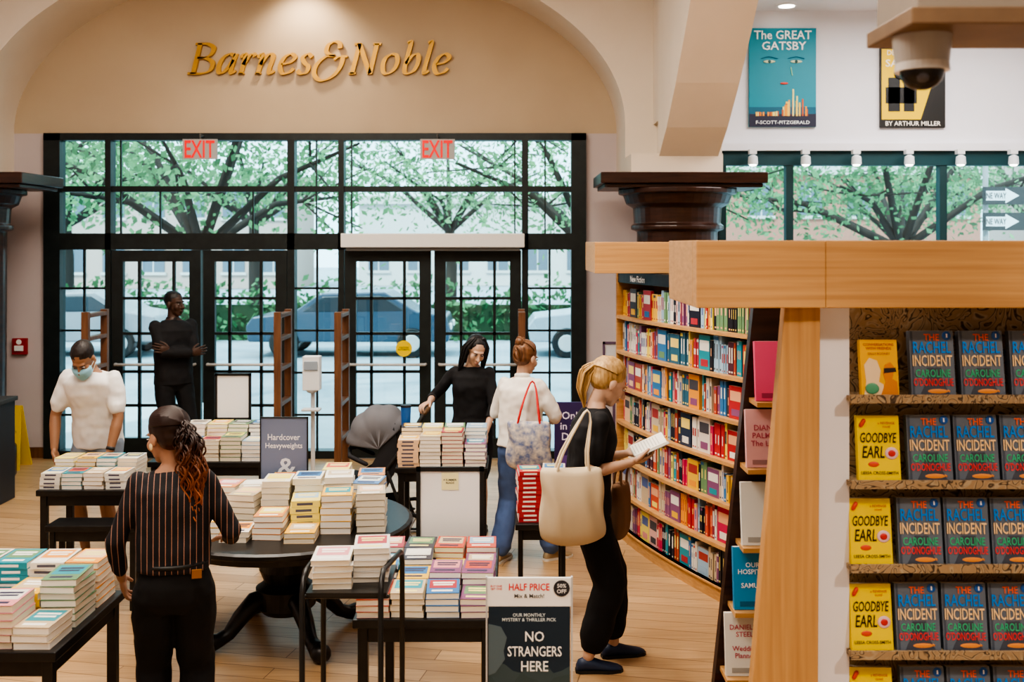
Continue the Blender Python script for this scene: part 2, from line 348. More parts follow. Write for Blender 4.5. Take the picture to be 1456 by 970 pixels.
def cr(P,k=8):
    if len(P)==2: return P
    P=[P[0]]+list(P)+[P[-1]]; o=[]
    for i in range(1,len(P)-2):
        for j in range(k):
            t=j/k; q=[]
            for a in (0,1):
                p0,p1,p2,p3=P[i-1][a],P[i][a],P[i+1][a],P[i+2][a]
                q.append(.5*(2*p1+(p2-p0)*t+(2*p0-5*p1+4*p2-p3)*t*t+(-p0+3*p1-3*p2+p3)*t**3))
            o.append(tuple(q))
    o.append(P[-2]); return o
m=MB(); ux=0; u=.228; X0=wx(268,DY); Z0=wz(106,DY)
for ch in 'Barnes&Noble':
    adv,st=G[ch]
    for s_ in st:
        p=cr(s_); L=[];Rr=[]
        for i,q in enumerate(p):
            a=p[max(i-1,0)]; c_=p[min(i+1,len(p)-1)]; dx,dy=c_[0]-a[0],c_[1]-a[1]; l=math.hypot(dx,dy) or 1; dx/=l;dy/=l
            w=.032+.080*abs(dy*.95-dx*.25)
            nx,nz=-dy*w,dx*w
            def T(x,z): return (X0+(ux+x+.24*z)*u, Z0+z*u)
            L.append(T(q[0]+nx,q[1]+nz)); Rr.append(T(q[0]-nx,q[1]-nz))
        vs=[];fs=[];k=len(p)
        for i in range(k): vs+=[(L[i][0],DY-.045,L[i][1]),(Rr[i][0],DY-.045,Rr[i][1]),(L[i][0],DY-.005,L[i][1]),(Rr[i][0],DY-.005,Rr[i][1])]
        for i in range(k-1):
            o=i*4; fs+=[(o,o+1,o+5,o+4),(o,o+4,o+6,o+2),(o+1,o+3,o+7,o+5)]
        fs+=[(0,2,3,1),(k*4-4,k*4-3,k*4-1,k*4-2)]
        m.add(vs,fs)
    for bx in {'B':(.27,),'r':(.2,),'n':(.2,)}.get(ch,()):
        m.box(X0+(ux+bx-.15)*u,X0+(ux+bx+.17)*u,DY-.045,DY-.005,Z0,Z0+.012)
    ux+=adv+.09
m.obj('store_sign',m_gold)
m=MB(); X=wx(30,DY); m.box(X-.08,X+.08,DY-.05,DY-.002,1.16,1.34,(.35,.02,.02)); m.box(X-.05,X+.05,DY-.065,DY-.05,1.2,1.26,(.8,.8,.8)); m.cyl((0,0),.03,.03,0,.01,(.8,.8,.8),16,M4.Translation((X,DY-.05,1.3))@M4.Rotation(R(90),4,'X')); m.obj('fire_alarm_pull_station',VC,bevel=.004)
m=MB(); X=wx(22,11.3)
for s_ in (-1,1): m.add([(X-.11,11.3+s_*.14,0),(X+.11,11.3+s_*.14,0),(X+.07,11.3+s_*.01,.66),(X-.07,11.3+s_*.01,.66),(X-.11,11.3+s_*.155,0),(X+.11,11.3+s_*.155,0),(X+.07,11.3+s_*.02,.66),(X-.07,11.3+s_*.02,.66)],[(0,1,2,3),(4,5,6,7),(0,4,7,3),(1,5,6,2),(3,2,6,7)],(.75,.5,.0))
m.text('CAUTION',(X,11.19,.4),.12,(.05,.05,.05)); m.obj('wet_floor_sign',VC)
m=MB(); xr=wx(18,9.9); m.box(-6.3,xr,9.6,9.95,0,.92,(.03,.03,.035)); m.box(-6.32,xr+.02,9.58,9.97,.92,.96,(.05,.05,.05)); m.box(-6.2,xr-.05,9.57,9.6,.1,.45,(.05,.05,.055)); m.box(-6.2,xr-.05,9.57,9.6,.5,.88,(.05,.05,.055)); m.obj('low_cabinet',VC,bevel=.006)
# ---------------------------------------------------------------- anti-theft gates
def gate(px,Y,L=.55,w=.035):
    X=wx(px,Y); m=MB(); 
    m.box(X-w,X+w,Y,Y+.06,0,1.72); m.box(X-w,X+w,Y+L-.06,Y+L,0,1.72)
    for z in (.1,.45,.8,1.15,1.45,1.68): m.box(X-w,X+w,Y+.06,Y+L-.06,z-.02,z+.02)
    m.box(X-w-.03,X+w+.03,Y-.03,Y+L+.03,0,.04)
    return m.obj('security_gate',m_bwood,bevel=.004)
for p_ in (394,480,120,742): gate(p_,10.4)
m=MB(); X=wx(445,9.4); Y=9.4
m.cyl((X,Y),.17,.17,0,.02,(.3,.3,.3)); m.tube([(X,Y,.02),(X,Y,1.3)],.02,(.6,.6,.6),10); m.box(X-.075,X+.075,Y-.1,Y+.02,1.1,1.4,(.75,.76,.76)); m.box(X-.06,X+.06,Y-.11,Y-.1,1.28,1.36,(.3,.35,.4)); m.box(X-.08,X+.08,Y-.13,Y-.02,.92,.94,(.6,.6,.6))
m.ell((X,Y-.06,1.1),(.05,.04,.03),(.5,.5,.5)); m.obj('hand_sanitizer_stand',VC,bevel=.008)
# ---------------------------------------------------------------- books
PAL=[(.62,.10,.06),(.05,.2,.45),(.80,.50,.06),(.03,.30,.38),(.75,.74,.68),(.72,.30,.32),(.16,.30,.16),(.26,.10,.22),(.80,.34,.06),(.35,.52,.68),(.06,.06,.08),(.6,.48,.32),(.84,.72,.18),(.45,.05,.07),(.78,.76,.70),(.80,.55,.35)]
PAGE=[(.80,.73,.60),(.85,.80,.71),(.76,.68,.54),(.87,.83,.76)]
def book(m,M,w,d,t,col,pg,spine=False,art=True):
    m.box(-w/2+.0015,w/2-.0015,-d/2+.0015,d/2-.0015,.0012,t-.0026,pg,M)
    m.box(-w/2,w/2,-d/2,d/2,0,.0014,tuple(.6*c+.25 for c in col),M); m.box(-w/2,w/2,-d/2,d/2,t-.0026,t-.0005,tuple(.8*c for c in col),M)
    if spine:
        m.box(-w/2,w/2,-d/2-.001,-d/2+.002,0.0,t-.001,col,M); m.box(-w*.3,w*.25,-d/2-.0016,-d/2,t*.3,t*.7,(.85,.83,.78) if sum(col)<1.5 else (.1,.1,.15),M)
    if art:
        c2=random.choice(PAL); c3=random.choice([(.88,.87,.83),(.88,.87,.83),(.05,.05,.1),(.85,.75,.3)])
        m.box(-w/2,w/2,-d/2,d/2,t-.0005,t,col,M)
        m.box(-w*.42,w*.42,-d*.15,d*.42,t,t+.0005,c2,M); m.box(-w*.32,w*.35,d*.18,d*.28,t+.0005,t+.001,c3,M); m.box(-w*.30,w*.30,d*.03,d*.12,t+.0005,t+.001,c3,M); m.box(-w*.34,w*.3,-d*.38,-d*.27,t,t+.0005,c3,M)
def stack(m,x,y,z,n,w=.14,d=.21,t=.028,rz=0,col=None,sp=.12):
    col=col or random.choice(PAL); pg=random.choice(PAGE); spn=random.random()<sp
    for i in range(n):
        a=rz+random.uniform(-.05,.05)
        T=M4.Translation((x+random.uniform(-.005,.005),y+random.uniform(-.005,.005),z))@M4.Rotation(a,4,'Z')
        book(m,T,w,d,t,col,pg,spn,art=(i==n-1)); z+=t+.0004
    return z
def table(name,x0,x1,y0,y1,z,mat=None,leg=.045):
    m=MB(); m.box(x0,x1,y0,y1,z-.04,z)
    for x in (x0+.02,x1-.02-leg):
        for y in (y0+.02,y1-.02-leg): m.box(x,x+leg,y,y+leg,0,z-.04)
    m.box(x0+.03,x1-.03,y0+.03,y0+.05,z-.11,z-.04); m.box(x0+.03,x1-.03,y1-.05,y1-.03,z-.11,z-.04)
    for x in (x0+.03,x1-.05): m.box(x,x+.02,y0+.03,y1-.03,z-.11,z-.04)
    return m.obj(name,mat or m_black,bevel=.005)
def grid(name,x0,x1,y0,y1,z,nx,ny,lo,hi,w=.14,d=.21,t=.028,rz=0,sp=.12):
    m=MB()
    for i in range(nx):
        for j in range(ny):
            stack(m,x0+(i+.5)*(x1-x0)/nx,y0+(j+.5)*(y1-y0)/ny,z+.0005,random.randint(lo,hi) if j<ny-1 else hi,w,d,t,rz,sp=sp)
    return m.obj(name,VG)
table('display_table',wx(58,7.2),-2.5,7.12,7.62,.73)
grid('book_stacks',wx(58,7.2)+.01,-2.62,7.14,7.6,.73,4,2,4,6,.135,.2,.027,sp=.35)
table('display_table',-3.04,-2.44,6.86,7.08,.56,leg=.035)
table('display_table',-2.75,-1.85,7.95,8.6,.75)
grid('book_stacks',-2.55,-1.88,7.98,8.42,.75,4,2,5,8,.155,.21,.03)
table('display_table',-.86,-.18,7.75,8.22,.75)
grid('book_stacks',-.85,-.19,7.77,8.20,.75,4,2,6,9,.155,.21,.028)
table('display_table',-3.0,-1.84,4.25,5.02,.75)
grid('book_stacks',-2.98,-1.87,4.27,5.0,.75,7,3,3,7,.15,.22,.029,sp=.25)
table('display_table',-.70,-.07,4.62,5.72,.75)
grid('book_stacks',-.69,-.08,4.64,5.45,.75,4,4,3,5,.145,.195,.027,sp=.1)
table('display_table',.02,.36,6.68,7.08,.62,leg=.03)
m=MB(); stack(m,.11,6.83,.6205,11,.15,.21,.029,.05,(.50,.05,.06),1); stack(m,.27,6.83,.6205,11,.145,.21,.030,-.04,(.70,.60,.50),1); m.obj('book_stacks',VG)
# rod stand with books
m=MB(); zt=1.06
for xa,xb in ((-.80,-.79),(-.50,-.46)):
    ya,yb_=4.02,4.42
    m.tube([(xa,ya,0),(xa,ya,zt),(xa,ya+.03,zt+.05),(xa,ya+.08,zt+.07),(xb,yb_-.08,zt+.07),(xb,yb_-.03,zt+.05),(xb,yb_,zt),(xb,yb_,0)],.011,(.015,.015,.015),10)
for y in (4.06,4.38): m.tube([(-.80,y,zt-.02),(-.48,y,zt-.02)],.009,(.015,.015,.015),8); m.tube([(-.80,y,.15),(-.48,y,.15)],.009,(.015,.015,.015),8)
m.box(-.79,-.48,4.04,4.4,zt-.015,zt,(.02,.02,.02)); m.obj('rod_frame_stand',VM)
m=MB(); stack(m,-.705,4.18,zt+.001,5,.15,.2,.022,.1,(.8,.76,.70),0); stack(m,-.565,4.26,zt+.001,6,.14,.2,.022,.1,(.75,.71,.66),0); m.obj('book_stacks',VG)
# round pedestal table
TX,TY=-1.38,6.44
m=MB(); m.lathe((TX,TY),[(.02,.72),(.75,.72),(.77,.71),(.77,.69),(.75,.675),(.70,.67),(.69,.63),(.2,.63),(.2,.61),(.12,.6),(.11,.57),(.15,.53),(.16,.42),(.13,.35),(.15,.33),(.18,.31),(.18,.2),(.14,.16),(.02,.16)],(.02,.02,.02))
for i in range(4):
    a=R(45+90*i-10); c_,s_=math.cos(a),math.sin(a)
    pr=[(.1,.26,.06),(.2,.25,.06),(.29,.17,.05),(.36,.09,.04),(.42,.065,.042),(.47,.06,.055)]
    m.tube([(TX+r*c_,TY+r*s_,z) for r,z,q in pr],[q for r,z,q in pr],(.02,.02,.02),12)
    m.ell((TX+.5*c_,TY+.5*s_,.055),(.06,.06,.055),(.02,)*3)
m.obj('round_pedestal_table',m_black)
m=MB(); cc=[(.80,.46,.06),(.82,.70,.2),(.78,.75,.68),(.7,.3,.1),(.12,.25,.5),(.5,.42,.3),(.84,.8,.7)]
for (x,y,n,w,t) in ((-1.74,6.1,3,.155,.032),(-1.60,6.38,5,.165,.036),(-1.42,6.42,7,.165,.036),(-1.24,6.46,7,.17,.037),(-1.06,6.5,7,.17,.037),(-.88,6.5,6,.165,.037),
    (-1.56,6.02,2,.155,.03),(-1.38,6.08,4,.165,.033),(-1.19,6.0,2,.17,.03),(-1.22,6.24,5,.165,.036),(-1.02,6.2,6,.175,.037),(-.83,6.24,6,.165,.037),(-1.78,6.62,5,.16,.035),(-1.76,6.35,4,.16,.03),(-1.12,6.75,7,.165,.036),(-.9,6.76,6,.165,.036),(-1.62,6.63,5,.16,.034),(-1.44,6.68,6,.16,.034)):
    stack(m,x,y,.7205,n,w,.225,t,random.uniform(-.12,.12),random.choice(cc),sp=.06)
m.obj('book_stacks',VG)
# framed signs
def framesign(name,px0,px1,py0,py1,Y,base,fn,fr=(.015,.015,.015),bg=(.85,.85,.85),fw=.018):
    X0,X1,Z0,Z1=wx(px0,Y),wx(px1,Y),wz(py1,Y),wz(py0,Y); m=MB(); xc=(X0+X1)/2
    for a in ((X0,X0+fw,Z0,Z1),(X1-fw,X1,Z0,Z1),(X0,X1,Z0,Z0+fw),(X0,X1,Z1-fw,Z1)): m.box(a[0],a[1],Y-.012,Y+.012,a[2],a[3],fr)
    m.box(X0+fw/2,X1-fw/2,Y-.004,Y+.006,Z0+fw/2,Z1-fw/2,bg)
    if Z0>base+.01: m.box(xc-.012,xc+.012,Y-.01,Y+.01,base,Z0,fr)
    m.box(xc-.09,xc+.09,Y-.05,Y+.05,base+.0005,base+.012,fr)
    if fn: fn(m,xc,Y-.006,X0,X1,Z0,Z1)
    return m.obj(name,VC)
framesign('blank_framed_sign',306,357,531,597,8.52,.75,None)
def note(m,xc,y,X0,X1,Z0,Z1):
    m.box(xc-.045,xc+.045,y-.002,y,Z1-.12,Z1-.03,(.85,.8,.45)); m.text('4 SUMMER\nREADS',(xc,y-.003,Z1-.075),.07,(.1,.1,.1))
framesign('blank_framed_sign',592,688,664,784,5.6,.75,note,fw=.022)
def hard(m,xc,y,X0,X1,Z0,Z1):
    m.text('Hardcover',(xc,y-.001,Z1-.13),.21,(.85,.86,.92),height=.04); m.text('Heavyweights',(xc,y-.001,Z1-.19),.24,(.85,.86,.92),height=.045)
    m.text('&',(xc+.02,y-.001,Z0+.09),.12,(.75,.79,.88),height=.12)
framesign('hardcover_sign',370,438,593,684,6.86,.72,hard,bg=(.20,.24,.36),fw=.006)
framesign('notice_sign',857,889,486,545,9.6,0,None,fr=(.12,.07,.12),bg=(.55,.55,.57),fw=.02)
# half price poster stand
Y=3.9; X0,X1=wx(693,Y),wx(812,Y); xc=(X0+X1)/2; zt=wz(822,Y); w=X1-X0
m=MB(); m.box(X0,X1,Y,Y+.012,zt-.105,zt,(.85,.85,.83)); m.box(X0+.004,X1-.004,Y,Y+.012,zt-.56,zt-.107,(.010,.030,.055))
m.text('HALF PRICE',(xc+.0,Y-.002,zt-.033),.15,(.75,.03,.04),height=.026); m.text('Mix & Match!',(xc,Y-.002,zt-.066),.11,(.1,.1,.1)); m.text('BUY ONE\nGET ONE',(X0+.033,Y-.002,zt-.035),.042,(.7,.05,.05))
m.cyl((0,0),.03,.03,0,.003,(.03,.03,.04),20,M4.Translation((X1-.035,Y-.0,zt-.038))@M4.Rotation(R(90),4,'X')); m.text('50%\nOFF',(X1-.035,Y-.004,zt-.038),.035,(.9,.9,.9))
m.text('OUR MONTHLY\nMYSTERY & THRILLER PICK',(xc,Y-.002,zt-.145),.2,(.7,.8,.85),height=.03)
for i in range(5):
    zz=zt-.33-.045*i; c=(.05-.006*i,.085-.008*i,.10-.014*i) if i<3 else (.02,.06,.035); rp=[(X0+.004,zt-.56)]+[(X0+.004+(w-.008)*k/10,zz+.022*math.sin(k*1.3+i*2.1)+.012*math.sin(k*3.1+i)) for k in range(11)]+[(X1-.004,zt-.56)]
    m.prism(rp,Y-.0004*(i+1),Y,c)
m.prism([(X0+.004,zt-.17),(X0+.05,zt-.18),(X0+.072,zt-.22),(X0+.06,zt-.27),(X0+.065,zt-.3),(X0+.03,zt-.35),(X0+.004,zt-.36)],Y-.0024,Y,(.10,.15,.18))
for i,(t_,ww) in enumerate((('NO',.07),('STRANGERS',.2),('HERE',.1))): m.text(t_,(xc+.02,Y-.004,zt-.215-.055*i),ww,(.88,.9,.9),height=.038)
m.box(X0-.006,X0,Y-.004,Y+.016,zt-.57,zt+.004,(.5,.5,.5)); m.box(X1,X1+.006,Y-.004,Y+.016,zt-.57,zt+.004,(.5,.5,.5))
m.box(xc-.015,xc+.015,Y+.012,Y+.03,0,zt-.1,(.1,.1,.1)); m.box(xc-.16,xc+.16,Y-.15,Y+.17,0,.015,(.1,.1,.1))
m.obj('half_price_poster_stand',VC)
m=MB(); Y=8.95; m.box(.36,.66,Y,Y+.03,0,1.05,(.05,.03,.12)); m.text('Only\nin the\nDark',(.51,Y-.002,.85),.2,(.8,.75,.9)); m.box(.4,.62,Y-.004,Y,.2,.6,(.15,.08,.3)); m.box(.33,.69,Y-.1,Y+.13,0,.02,(.05,.05,.05)); m.obj('book_display_standee',VC)
# ---------------------------------------------------------------- curved bookcase
P0,P1,P2=V((.87,8.7)),V((1.02,7.7)),V((1.8,6.2))
def bz(t): return P0*(1-t)**2+P1*2*t*(1-t)+P2*t*t
def bt(t): return ((P1-P0)*(1-t)+(P2-P1)*t).normalized()
def strip(m,off0,off1,z0,z1,col=(.6,.4,.2),mi=0,n=24):
    rr=[]
    for i in range(n+1):
        t=i/n; p=bz(t); T=bt(t); N=V((-T.y,T.x))
        a=p+N*off0; b2=p+N*off1
        rr.append([(a.x,a.y,z0),(b2.x,b2.y,z0),(b2.x,b2.y,z1),(a.x,a.y,z1)])
    m.rings(rr,col,None,False,mi)
zs=[.10,.385,.67,.955,1.24,1.525,1.81]
m=MB(); strip(m,0,.34,0,.10); strip(m,.30,.34,.1,2.17)
for z in zs: strip(m,-.015,.30,z-.025 if z>.1 else z-.01,z)
strip(m,0,.30,2.08,2.17,mi=1)
for t in (0,1):
    p=bz(t);T=bt(t);N=V((-T.y,T.x)); a=math.atan2(N.y,N.x)
    m.cbox((p.x+N.x*.16,p.y+N.y*.16,1.08),(.34,.03,2.16),(.6,.4,.2),a)
tq=.24; pq=bz(tq); Tq=bt(tq); Nq=V((-Tq.y,Tq.x))
m.text('New Fiction',(0,0,0),.30,(.9,.9,.9),M4.Translation((pq.x-Nq.x*.006,pq.y-Nq.y*.006,2.12))@M4.Rotation(math.atan2(Tq.y,Tq.x),4,'Z'),mi=2,height=.05)
m.obj('curved_bookcase',[m_oak,m_black,VC],bevel=.003)
m=MB(); lut=[(0,0)]; acc=0
for i in range(200):
    acc+=(bz((i+1)/200)-bz(i/200)).length; lut.append((acc,(i+1)/200))
def tat(s):
    for a,t in lut:
        if a>=s: return t
    return 1
SP=PAL+[(.50,.50,.52),(.03,.05,.1),(.6,.51,.38),(.70,.64,.58),(.04,.14,.22),(.5,.04,.05),(.02,.02,.03),(.6,.04,.12),(.1,.03,.05),(.75,.45,.42),(.75,.73,.67),(.3,.05,.08),(.02,.02,.04),(.45,.08,.05)]
for z in zs:
    s_=.04; run=0
    while s_<acc-.05:
        if run<=0:
            col=random.choice(SP); dark=sum(col)<1.2; c2=random.choice([(.80,.78,.72),(.85,.68,.2),(.8,.42,.25)]) if dark else random.choice([(.08,.08,.1),(.4,.06,.06),(.1,.15,.35)])
            run=random.choice([1,1,1,2,3]); hh=random.uniform(.18,.25); bw=random.uniform(.018,.042); fo=random.random()<.12; lb=random.uniform(.35,.5); lt=random.uniform(.65,.85); lw=random.choice([.10,.16,.25])
        w=.145 if fo else bw
        t=tat(s_+w/2); p=bz(t); T=bt(t); N=V((-T.y,T.x)); a=math.atan2(T.y,T.x); off=.03+random.uniform(0,.012)
        Mx=M4.Translation((p.x+N.x*off,p.y+N.y*off,z))@M4.Rotation(a,4,'Z')
        dd=.03 if fo else .15
        m.box(-w/2+.0012,w/2-.0012,0.0,dd,0.001,hh,col,Mx)
        m.box(-w/2+.003,w/2-.003,.003,dd-.003,hh,hh+.001,(.8,.75,.65),Mx)
        if fo:
            m.box(-w*.4,w*.4,-.001,0,hh*.55,hh*.85,c2,Mx); m.box(-w*.3,w*.3,-.002,0,hh*.1,hh*.3,random.choice(PAL),Mx); run=0
        else:
            m.box(-w*lw,w*lw,-.0012,0,hh*lb,hh*lt,c2,Mx); m.box(-w*.2,w*.2,-.001,0,hh*.06,hh*.11,c2,Mx)
            if random.random()<.3: m.box(-w*.45,w*.45,-.0008,0,hh*.88,hh*.97,random.choice(PAL),Mx)
        s_+=w+.0008; run-=1
        if random.random()<.02: s_+=.03
m.obj('shelved_books',VG)
# ---------------------------------------------------------------- oak display bookcase (near right)
root=empty('oak_display_bookcase')
m=MB()
m.box(.64,1.088,3.66,3.74,2.175,2.41); m.box(1.0885,3.2,3.663,3.74,2.175,2.41); m.box(.64,.70,3.74,4.3,2.175,2.41)
m.box(.62,3.2,7.9,7.98,2.175,2.41); m.box(.62,.68,7.98,8.9,2.175,2.41)
m.box(1.35,3.2,3.74,8.9,2.3,2.40)
m.obj('fascia',m_oak,root,bevel=.003)
m=MB(); m.prism([(.775,0),(1.075,0),(1.0875,2.175),(.9625,2.175)],3.72,3.78,(0,)*3); m.obj('end_post',m_oakv,root,bevel=.003)
m=MB(); m.box(1.075,1.215,3.80,3.84,0,2.3); m.obj('white_panel',m_wallr,root)
m=MB(); m.box(1.215,3.2,3.88,3.92,0,2.3); m.obj('patterned_back',m_pat,root)
zs2=[1.853,1.549,1.25,.942,.64,.34]
m=MB()
for z in zs2: m.box(1.205,3.2,3.755,3.88,z-.018,z); m.box(1.205,3.2,3.745,3.757,z-.022,z+.008)
m.obj('display_shelves',m_pat,root)
m=MB(); m.prism([(.86,0),(1.9,0),(1.9,2.3),(1.10,2.3)],4.72,4.78,(.03,.02,.02)); m.box(1.9,3.2,4.7,4.78,0,2.3,(.05,.03,.02)); m.obj('end_back_panel',m_dwood,root)
E=[(1.71,1.06,(.75,.10,.22),.26,''),(1.42,1.02,(.74,.42,.44),.25,'DIANA\nPALMER\nThe Lone'),(1.08,1.0,(.7,.72,.7),.27,''),(.80,.965,(.03,.28,.55),.265,'OUR\nHOSPITAL\n\nSAMUEL'),(.51,.93,(.72,.72,.68),.265,'DANIELLE\nSTEEL\n\nWedding\nPlanner'),(.2,.9,(.5,.1,.1),.26,'')]
m=MB()
for z,x,c,h,t in E: m.box(x,x+.4,4.56,4.72,z-.02,z)
m.obj('end_shelves',m_oak,root)
m=MB()
for z,x,c,h,t in E:
    M=M4.Translation((x+.09,4.60,z+.002))@M4.Rotation(R(-8),4,'X')
    m.box(-.085,.085,0,.03,0,h,c,M); m.box(-.082,.082,.003,.027,.003,h+.001,(.8,.76,.7),M)
    if t: m.text(t,(-.0,-.002,h*.55),.13,(.9,.9,.92) if c[0]<.6 else (.5,.1,.15),M)
    m.box(-.06,.06,-.001,0,h*.05,h*.13,tuple(q*.5 for q in c),M)
m.obj('end_display_books',VG,root)
def mk_rachel():
    m=MB(); w,h=.158,.232
    m.box(-w/2,w/2,0,.03,0,h,(.15,.18,.23)); m.box(-w/2+.002,w/2-.001,.003,.027,.002,h+.001,(.8,.76,.68))
    m.box(-w/2+.004,-w/2+.012,-.0006,0,0,h,(.08,.10,.14))
    m.prism([(-.05,0),(.06,0),(.045,.03),(.03,.06),(.03,.10),(-.02,.10),(-.025,.05)],-.0008,0,(.08,.09,.12))
    m.text('THE',(0,-.003,h*.90),.055,(.95,.16,.06),height=.024); m.text('RACHEL',(0,-.003,h*.745),.135,(.0,.26,.85),height=.042)
    m.text('INCIDENT',(0,-.003,h*.54),.142,(.95,.66,.36),height=.040); m.text('CAROLINE',(0,-.003,h*.345),.125,(.06,.50,.26),height=.028); m.text('O\'DONOGHUE',(0,-.003,h*.21),.142,(.85,.07,.08),height=.028)
    m.ell((.015,-.0,h*.07),(.045,.0015,.010),(.85,.32,.08)); m.ell((.055,-.001,h*.925),(.016,.002,.016),(.02,.12,.45)); m.text('1',(.055,-.0035,h*.925),.005,(.9,.9,.9),height=.014)
    return m.mesh('rachel_book')
def mk_earl():
    m=MB(); w,h=.150,.23
    m.box(-w/2,w/2,0,.028,0,h,(.88,.66,.01)); m.box(-w/2+.002,w/2-.001,.003,.025,.002,h+.001,(.8,.76,.68))
    m.text('a REVENGE\nnovel',(.03,-.002,h*.86),.06,(.6,.15,.05)); m.text('GOODBYE',(0,-.002,h*.66),.13,(.03,.02,.01),height=.036,shear=.2); m.text('EARL',(-.02,-.002,h*.44),.08,(.03,.02,.01),height=.042,shear=.2)
    m.ell((.045,-.001,h*.42),(.024,.003,.022),(.75,.5,.55)); m.ell((.045,-.003,h*.42),(.014,.003,.012),(.6,.05,.05)); m.tube([(-.06,-.001,h*.85),(-.05,-.001,h*.92)],.008,(.7,.08,.04),8)
    m.ell((-.02,0,h*.25),(.02,.002,.01),(.7,.1,.05)); m.text('LEESA CROSS-SMITH',(0,-.002,h*.12),.13,(.05,.04,.02))
    return m.mesh('earl_book')
def mk_conv():
    m=MB(); w,h=.135,.2
    m.box(-w/2,w/2,0,.025,0,h,(.86,.48,.02)); m.box(-w/2+.002,w/2-.001,.003,.022,.002,h+.001,(.8,.76,.68))
    m.text('CONVERSATIONS\nWITH FRIENDS',(0,-.002,h*.88),.11,(.5,.1,.02)); m.text('SALLY ROONEY',(0,-.003,h*.75),.08,(.4,.1,.02))
    m.prism([(-.06,0),(.012,0),(.012,.04),(-.004,.05),(.004,.09),(-.008,.125),(-.035,.135),(-.055,.11),(-.05,.05)],-.001,0,(.86,.66,.42))
    m.prism([(.0,0),(.064,0),(.062,.05),(.045,.06),(.055,.10),(.04,.12),(.02,.11),(.012,.08),(.02,.05)],-.0015,0,(.70,.26,.05)); m.prism([(.015,.08),(.06,.085),(.058,.10),(.016,.098)],-.002,0,(.03,.02,.02))
    m.ell((-.03,-.003,h*.13),(.025,.002,.02),(.1,.35,.2))
    return m.mesh('conversations_book')
meshes={'r':mk_rachel(),'e':mk_earl(),'c':mk_conv()}
for k in meshes: meshes[k].materials.append(VG)
rows=[(1.853,[('c',1253),('r',1329),('r',1400),('r',1472),('r',1545)]),(1.549,[('e',1252),('r',1325),('r',1392),('r',1459),('r',1526)]),
(1.25,[('e',1241),('r',1311),('r',1378),('r',1445),('r',1512)]),(.942,[('e',1242),('r',1308),('r',1375),('r',1442),('r',1509)]),(.64,[('e',1242),('r',1316),('r',1383),('r',1450)]),(.34,[('e',1242),('r',1316),('r',1383)])]
books=empty('face_out_books')
for z,lst in rows:
    for i,(k,px) in enumerate(lst):
        o=bpy.data.objects.new('cover_'+k,meshes[k]); COL.objects.link(o); o.parent=books
        o.location=(wx(px,3.77),3.775,z+.001); o.rotation_euler=(R(-8),0,R(random.uniform(-2,2)))
# drop beam with dome camera
m=MB(); m.box(.93,1.49,2.42,2.69,2.94,4.99); m.obj('trim_drop_beam',m_beige,bevel=.004)
m=MB(); m.box(.91,1.49,2.40,2.71,2.90,2.94); m.obj('trim_beam_edge',cmat('beam_edge',(.16,.10,.06),(.22,.14,.08),.5),bevel=.004)
m=MB(); Y=2.55; X=wx(1311,Y)
m.cyl((X,Y),.062,.070,2.835,2.90,(.40,.38,.36),32); m.cyl((X,Y),.064,.062,2.815,2.835,(.6,.58,.56),32); m.ell((X,Y,2.815),(.052,.052,.045),(.02,.018,.018),n=24); m.ell((X-.01,Y-.03,2.80),(.02,.02,.018),(.10,.10,.12)); m.obj('dome_security_camera',vmat('dome_plastic',.2))
# ---------------------------------------------------------------- stroller
root=empty('baby_stroller',(-1.03,8.52,0))
bk=(.02,.02,.025)
m=MB()
for sy in (-.22,.22):
    m.tube([(.34,sy,1.06),(.22,sy,.86),(-.30,sy,.16)],.014,(.03,.03,.03),8); m.tube([(.05,sy,.6),(.22,sy,.14)],.013,(.03,.03,.03),8); m.tube([(-.22,sy,.28),(.22,sy,.2)],.01,(.05,.05,.05),8)
    for xw,rw in ((.22,.13),(-.32,.10)):
        M=M4.Translation((xw,sy*1.15,rw+.016))@M4.Rotation(R(90),4,'X')
        n=24; m.tube([M@V((rw*math.cos(2*math.pi*i/n),rw*math.sin(2*math.pi*i/n),0)) for i in range(n)],.016,(.015,.015,.015),8,close=True)
        for i in range(6): a=2*math.pi*i/6; m.tube([M@V((0,0,0)),M@V((rw*math.cos(a),rw*math.sin(a),0))],.006,(.5,.5,.5),6)
        m.ell((xw,sy*1.15,rw+.012),.02,(.4,.4,.4))
m.tube([(.34,-.22,1.06),(.36,-.2,1.08),(.36,.2,1.08),(.34,.22,1.06)],.017,(.10,.05,.02),10)
m.tube([(.22,-.25,.142),(.22,.25,.142)],.01,(.3,.3,.3),8)
m.obj('frame_and_wheels',VC,root)
m=MB(); rr=[]
for (x,z,w,t) in ((.12,.95,.18,.03),(.04,.72,.19,.035),(-.02,.52,.2,.05),(-.14,.46,.2,.05),(-.30,.50,.18,.035),(-.38,.36,.16,.025),(-.42,.27,.15,.02)):
    rr.append([(x+t*.5,-w,z-t),(x-t*.5,-w*1.05,z+t),(x-t*.5,w*1.05,z+t),(x+t*.5,w,z-t)])
m.rings(rr,bk); 
for sy in (-.2,.2): m.prism([(.1,.95),(.15,.7),(.05,.48),(-.15,.42),(-.3,.47),(-.12,.58),(-.02,.75)],sy-.01,sy+.01,bk)
m.box(-.2,.2,-.18,.18,.2,.22,bk); m.prism([(-.22,.22),(.2,.22),(.18,.36),(-.2,.32)],-.18,-.17,bk); m.prism([(-.22,.22),(.2,.22),(.18,.36),(-.2,.32)],.17,.18,bk)
m.tube([(-.12,-.21,.66),(-.25,-.2,.72),(-.28,0,.74),(-.25,.2,.72),(-.12,.21,.66)],.018,bk,8)
m.obj('seat',cloth('stroller_fabric',(.03,.03,.035)),root)
m=MB(); A=[];na,nu=36,16
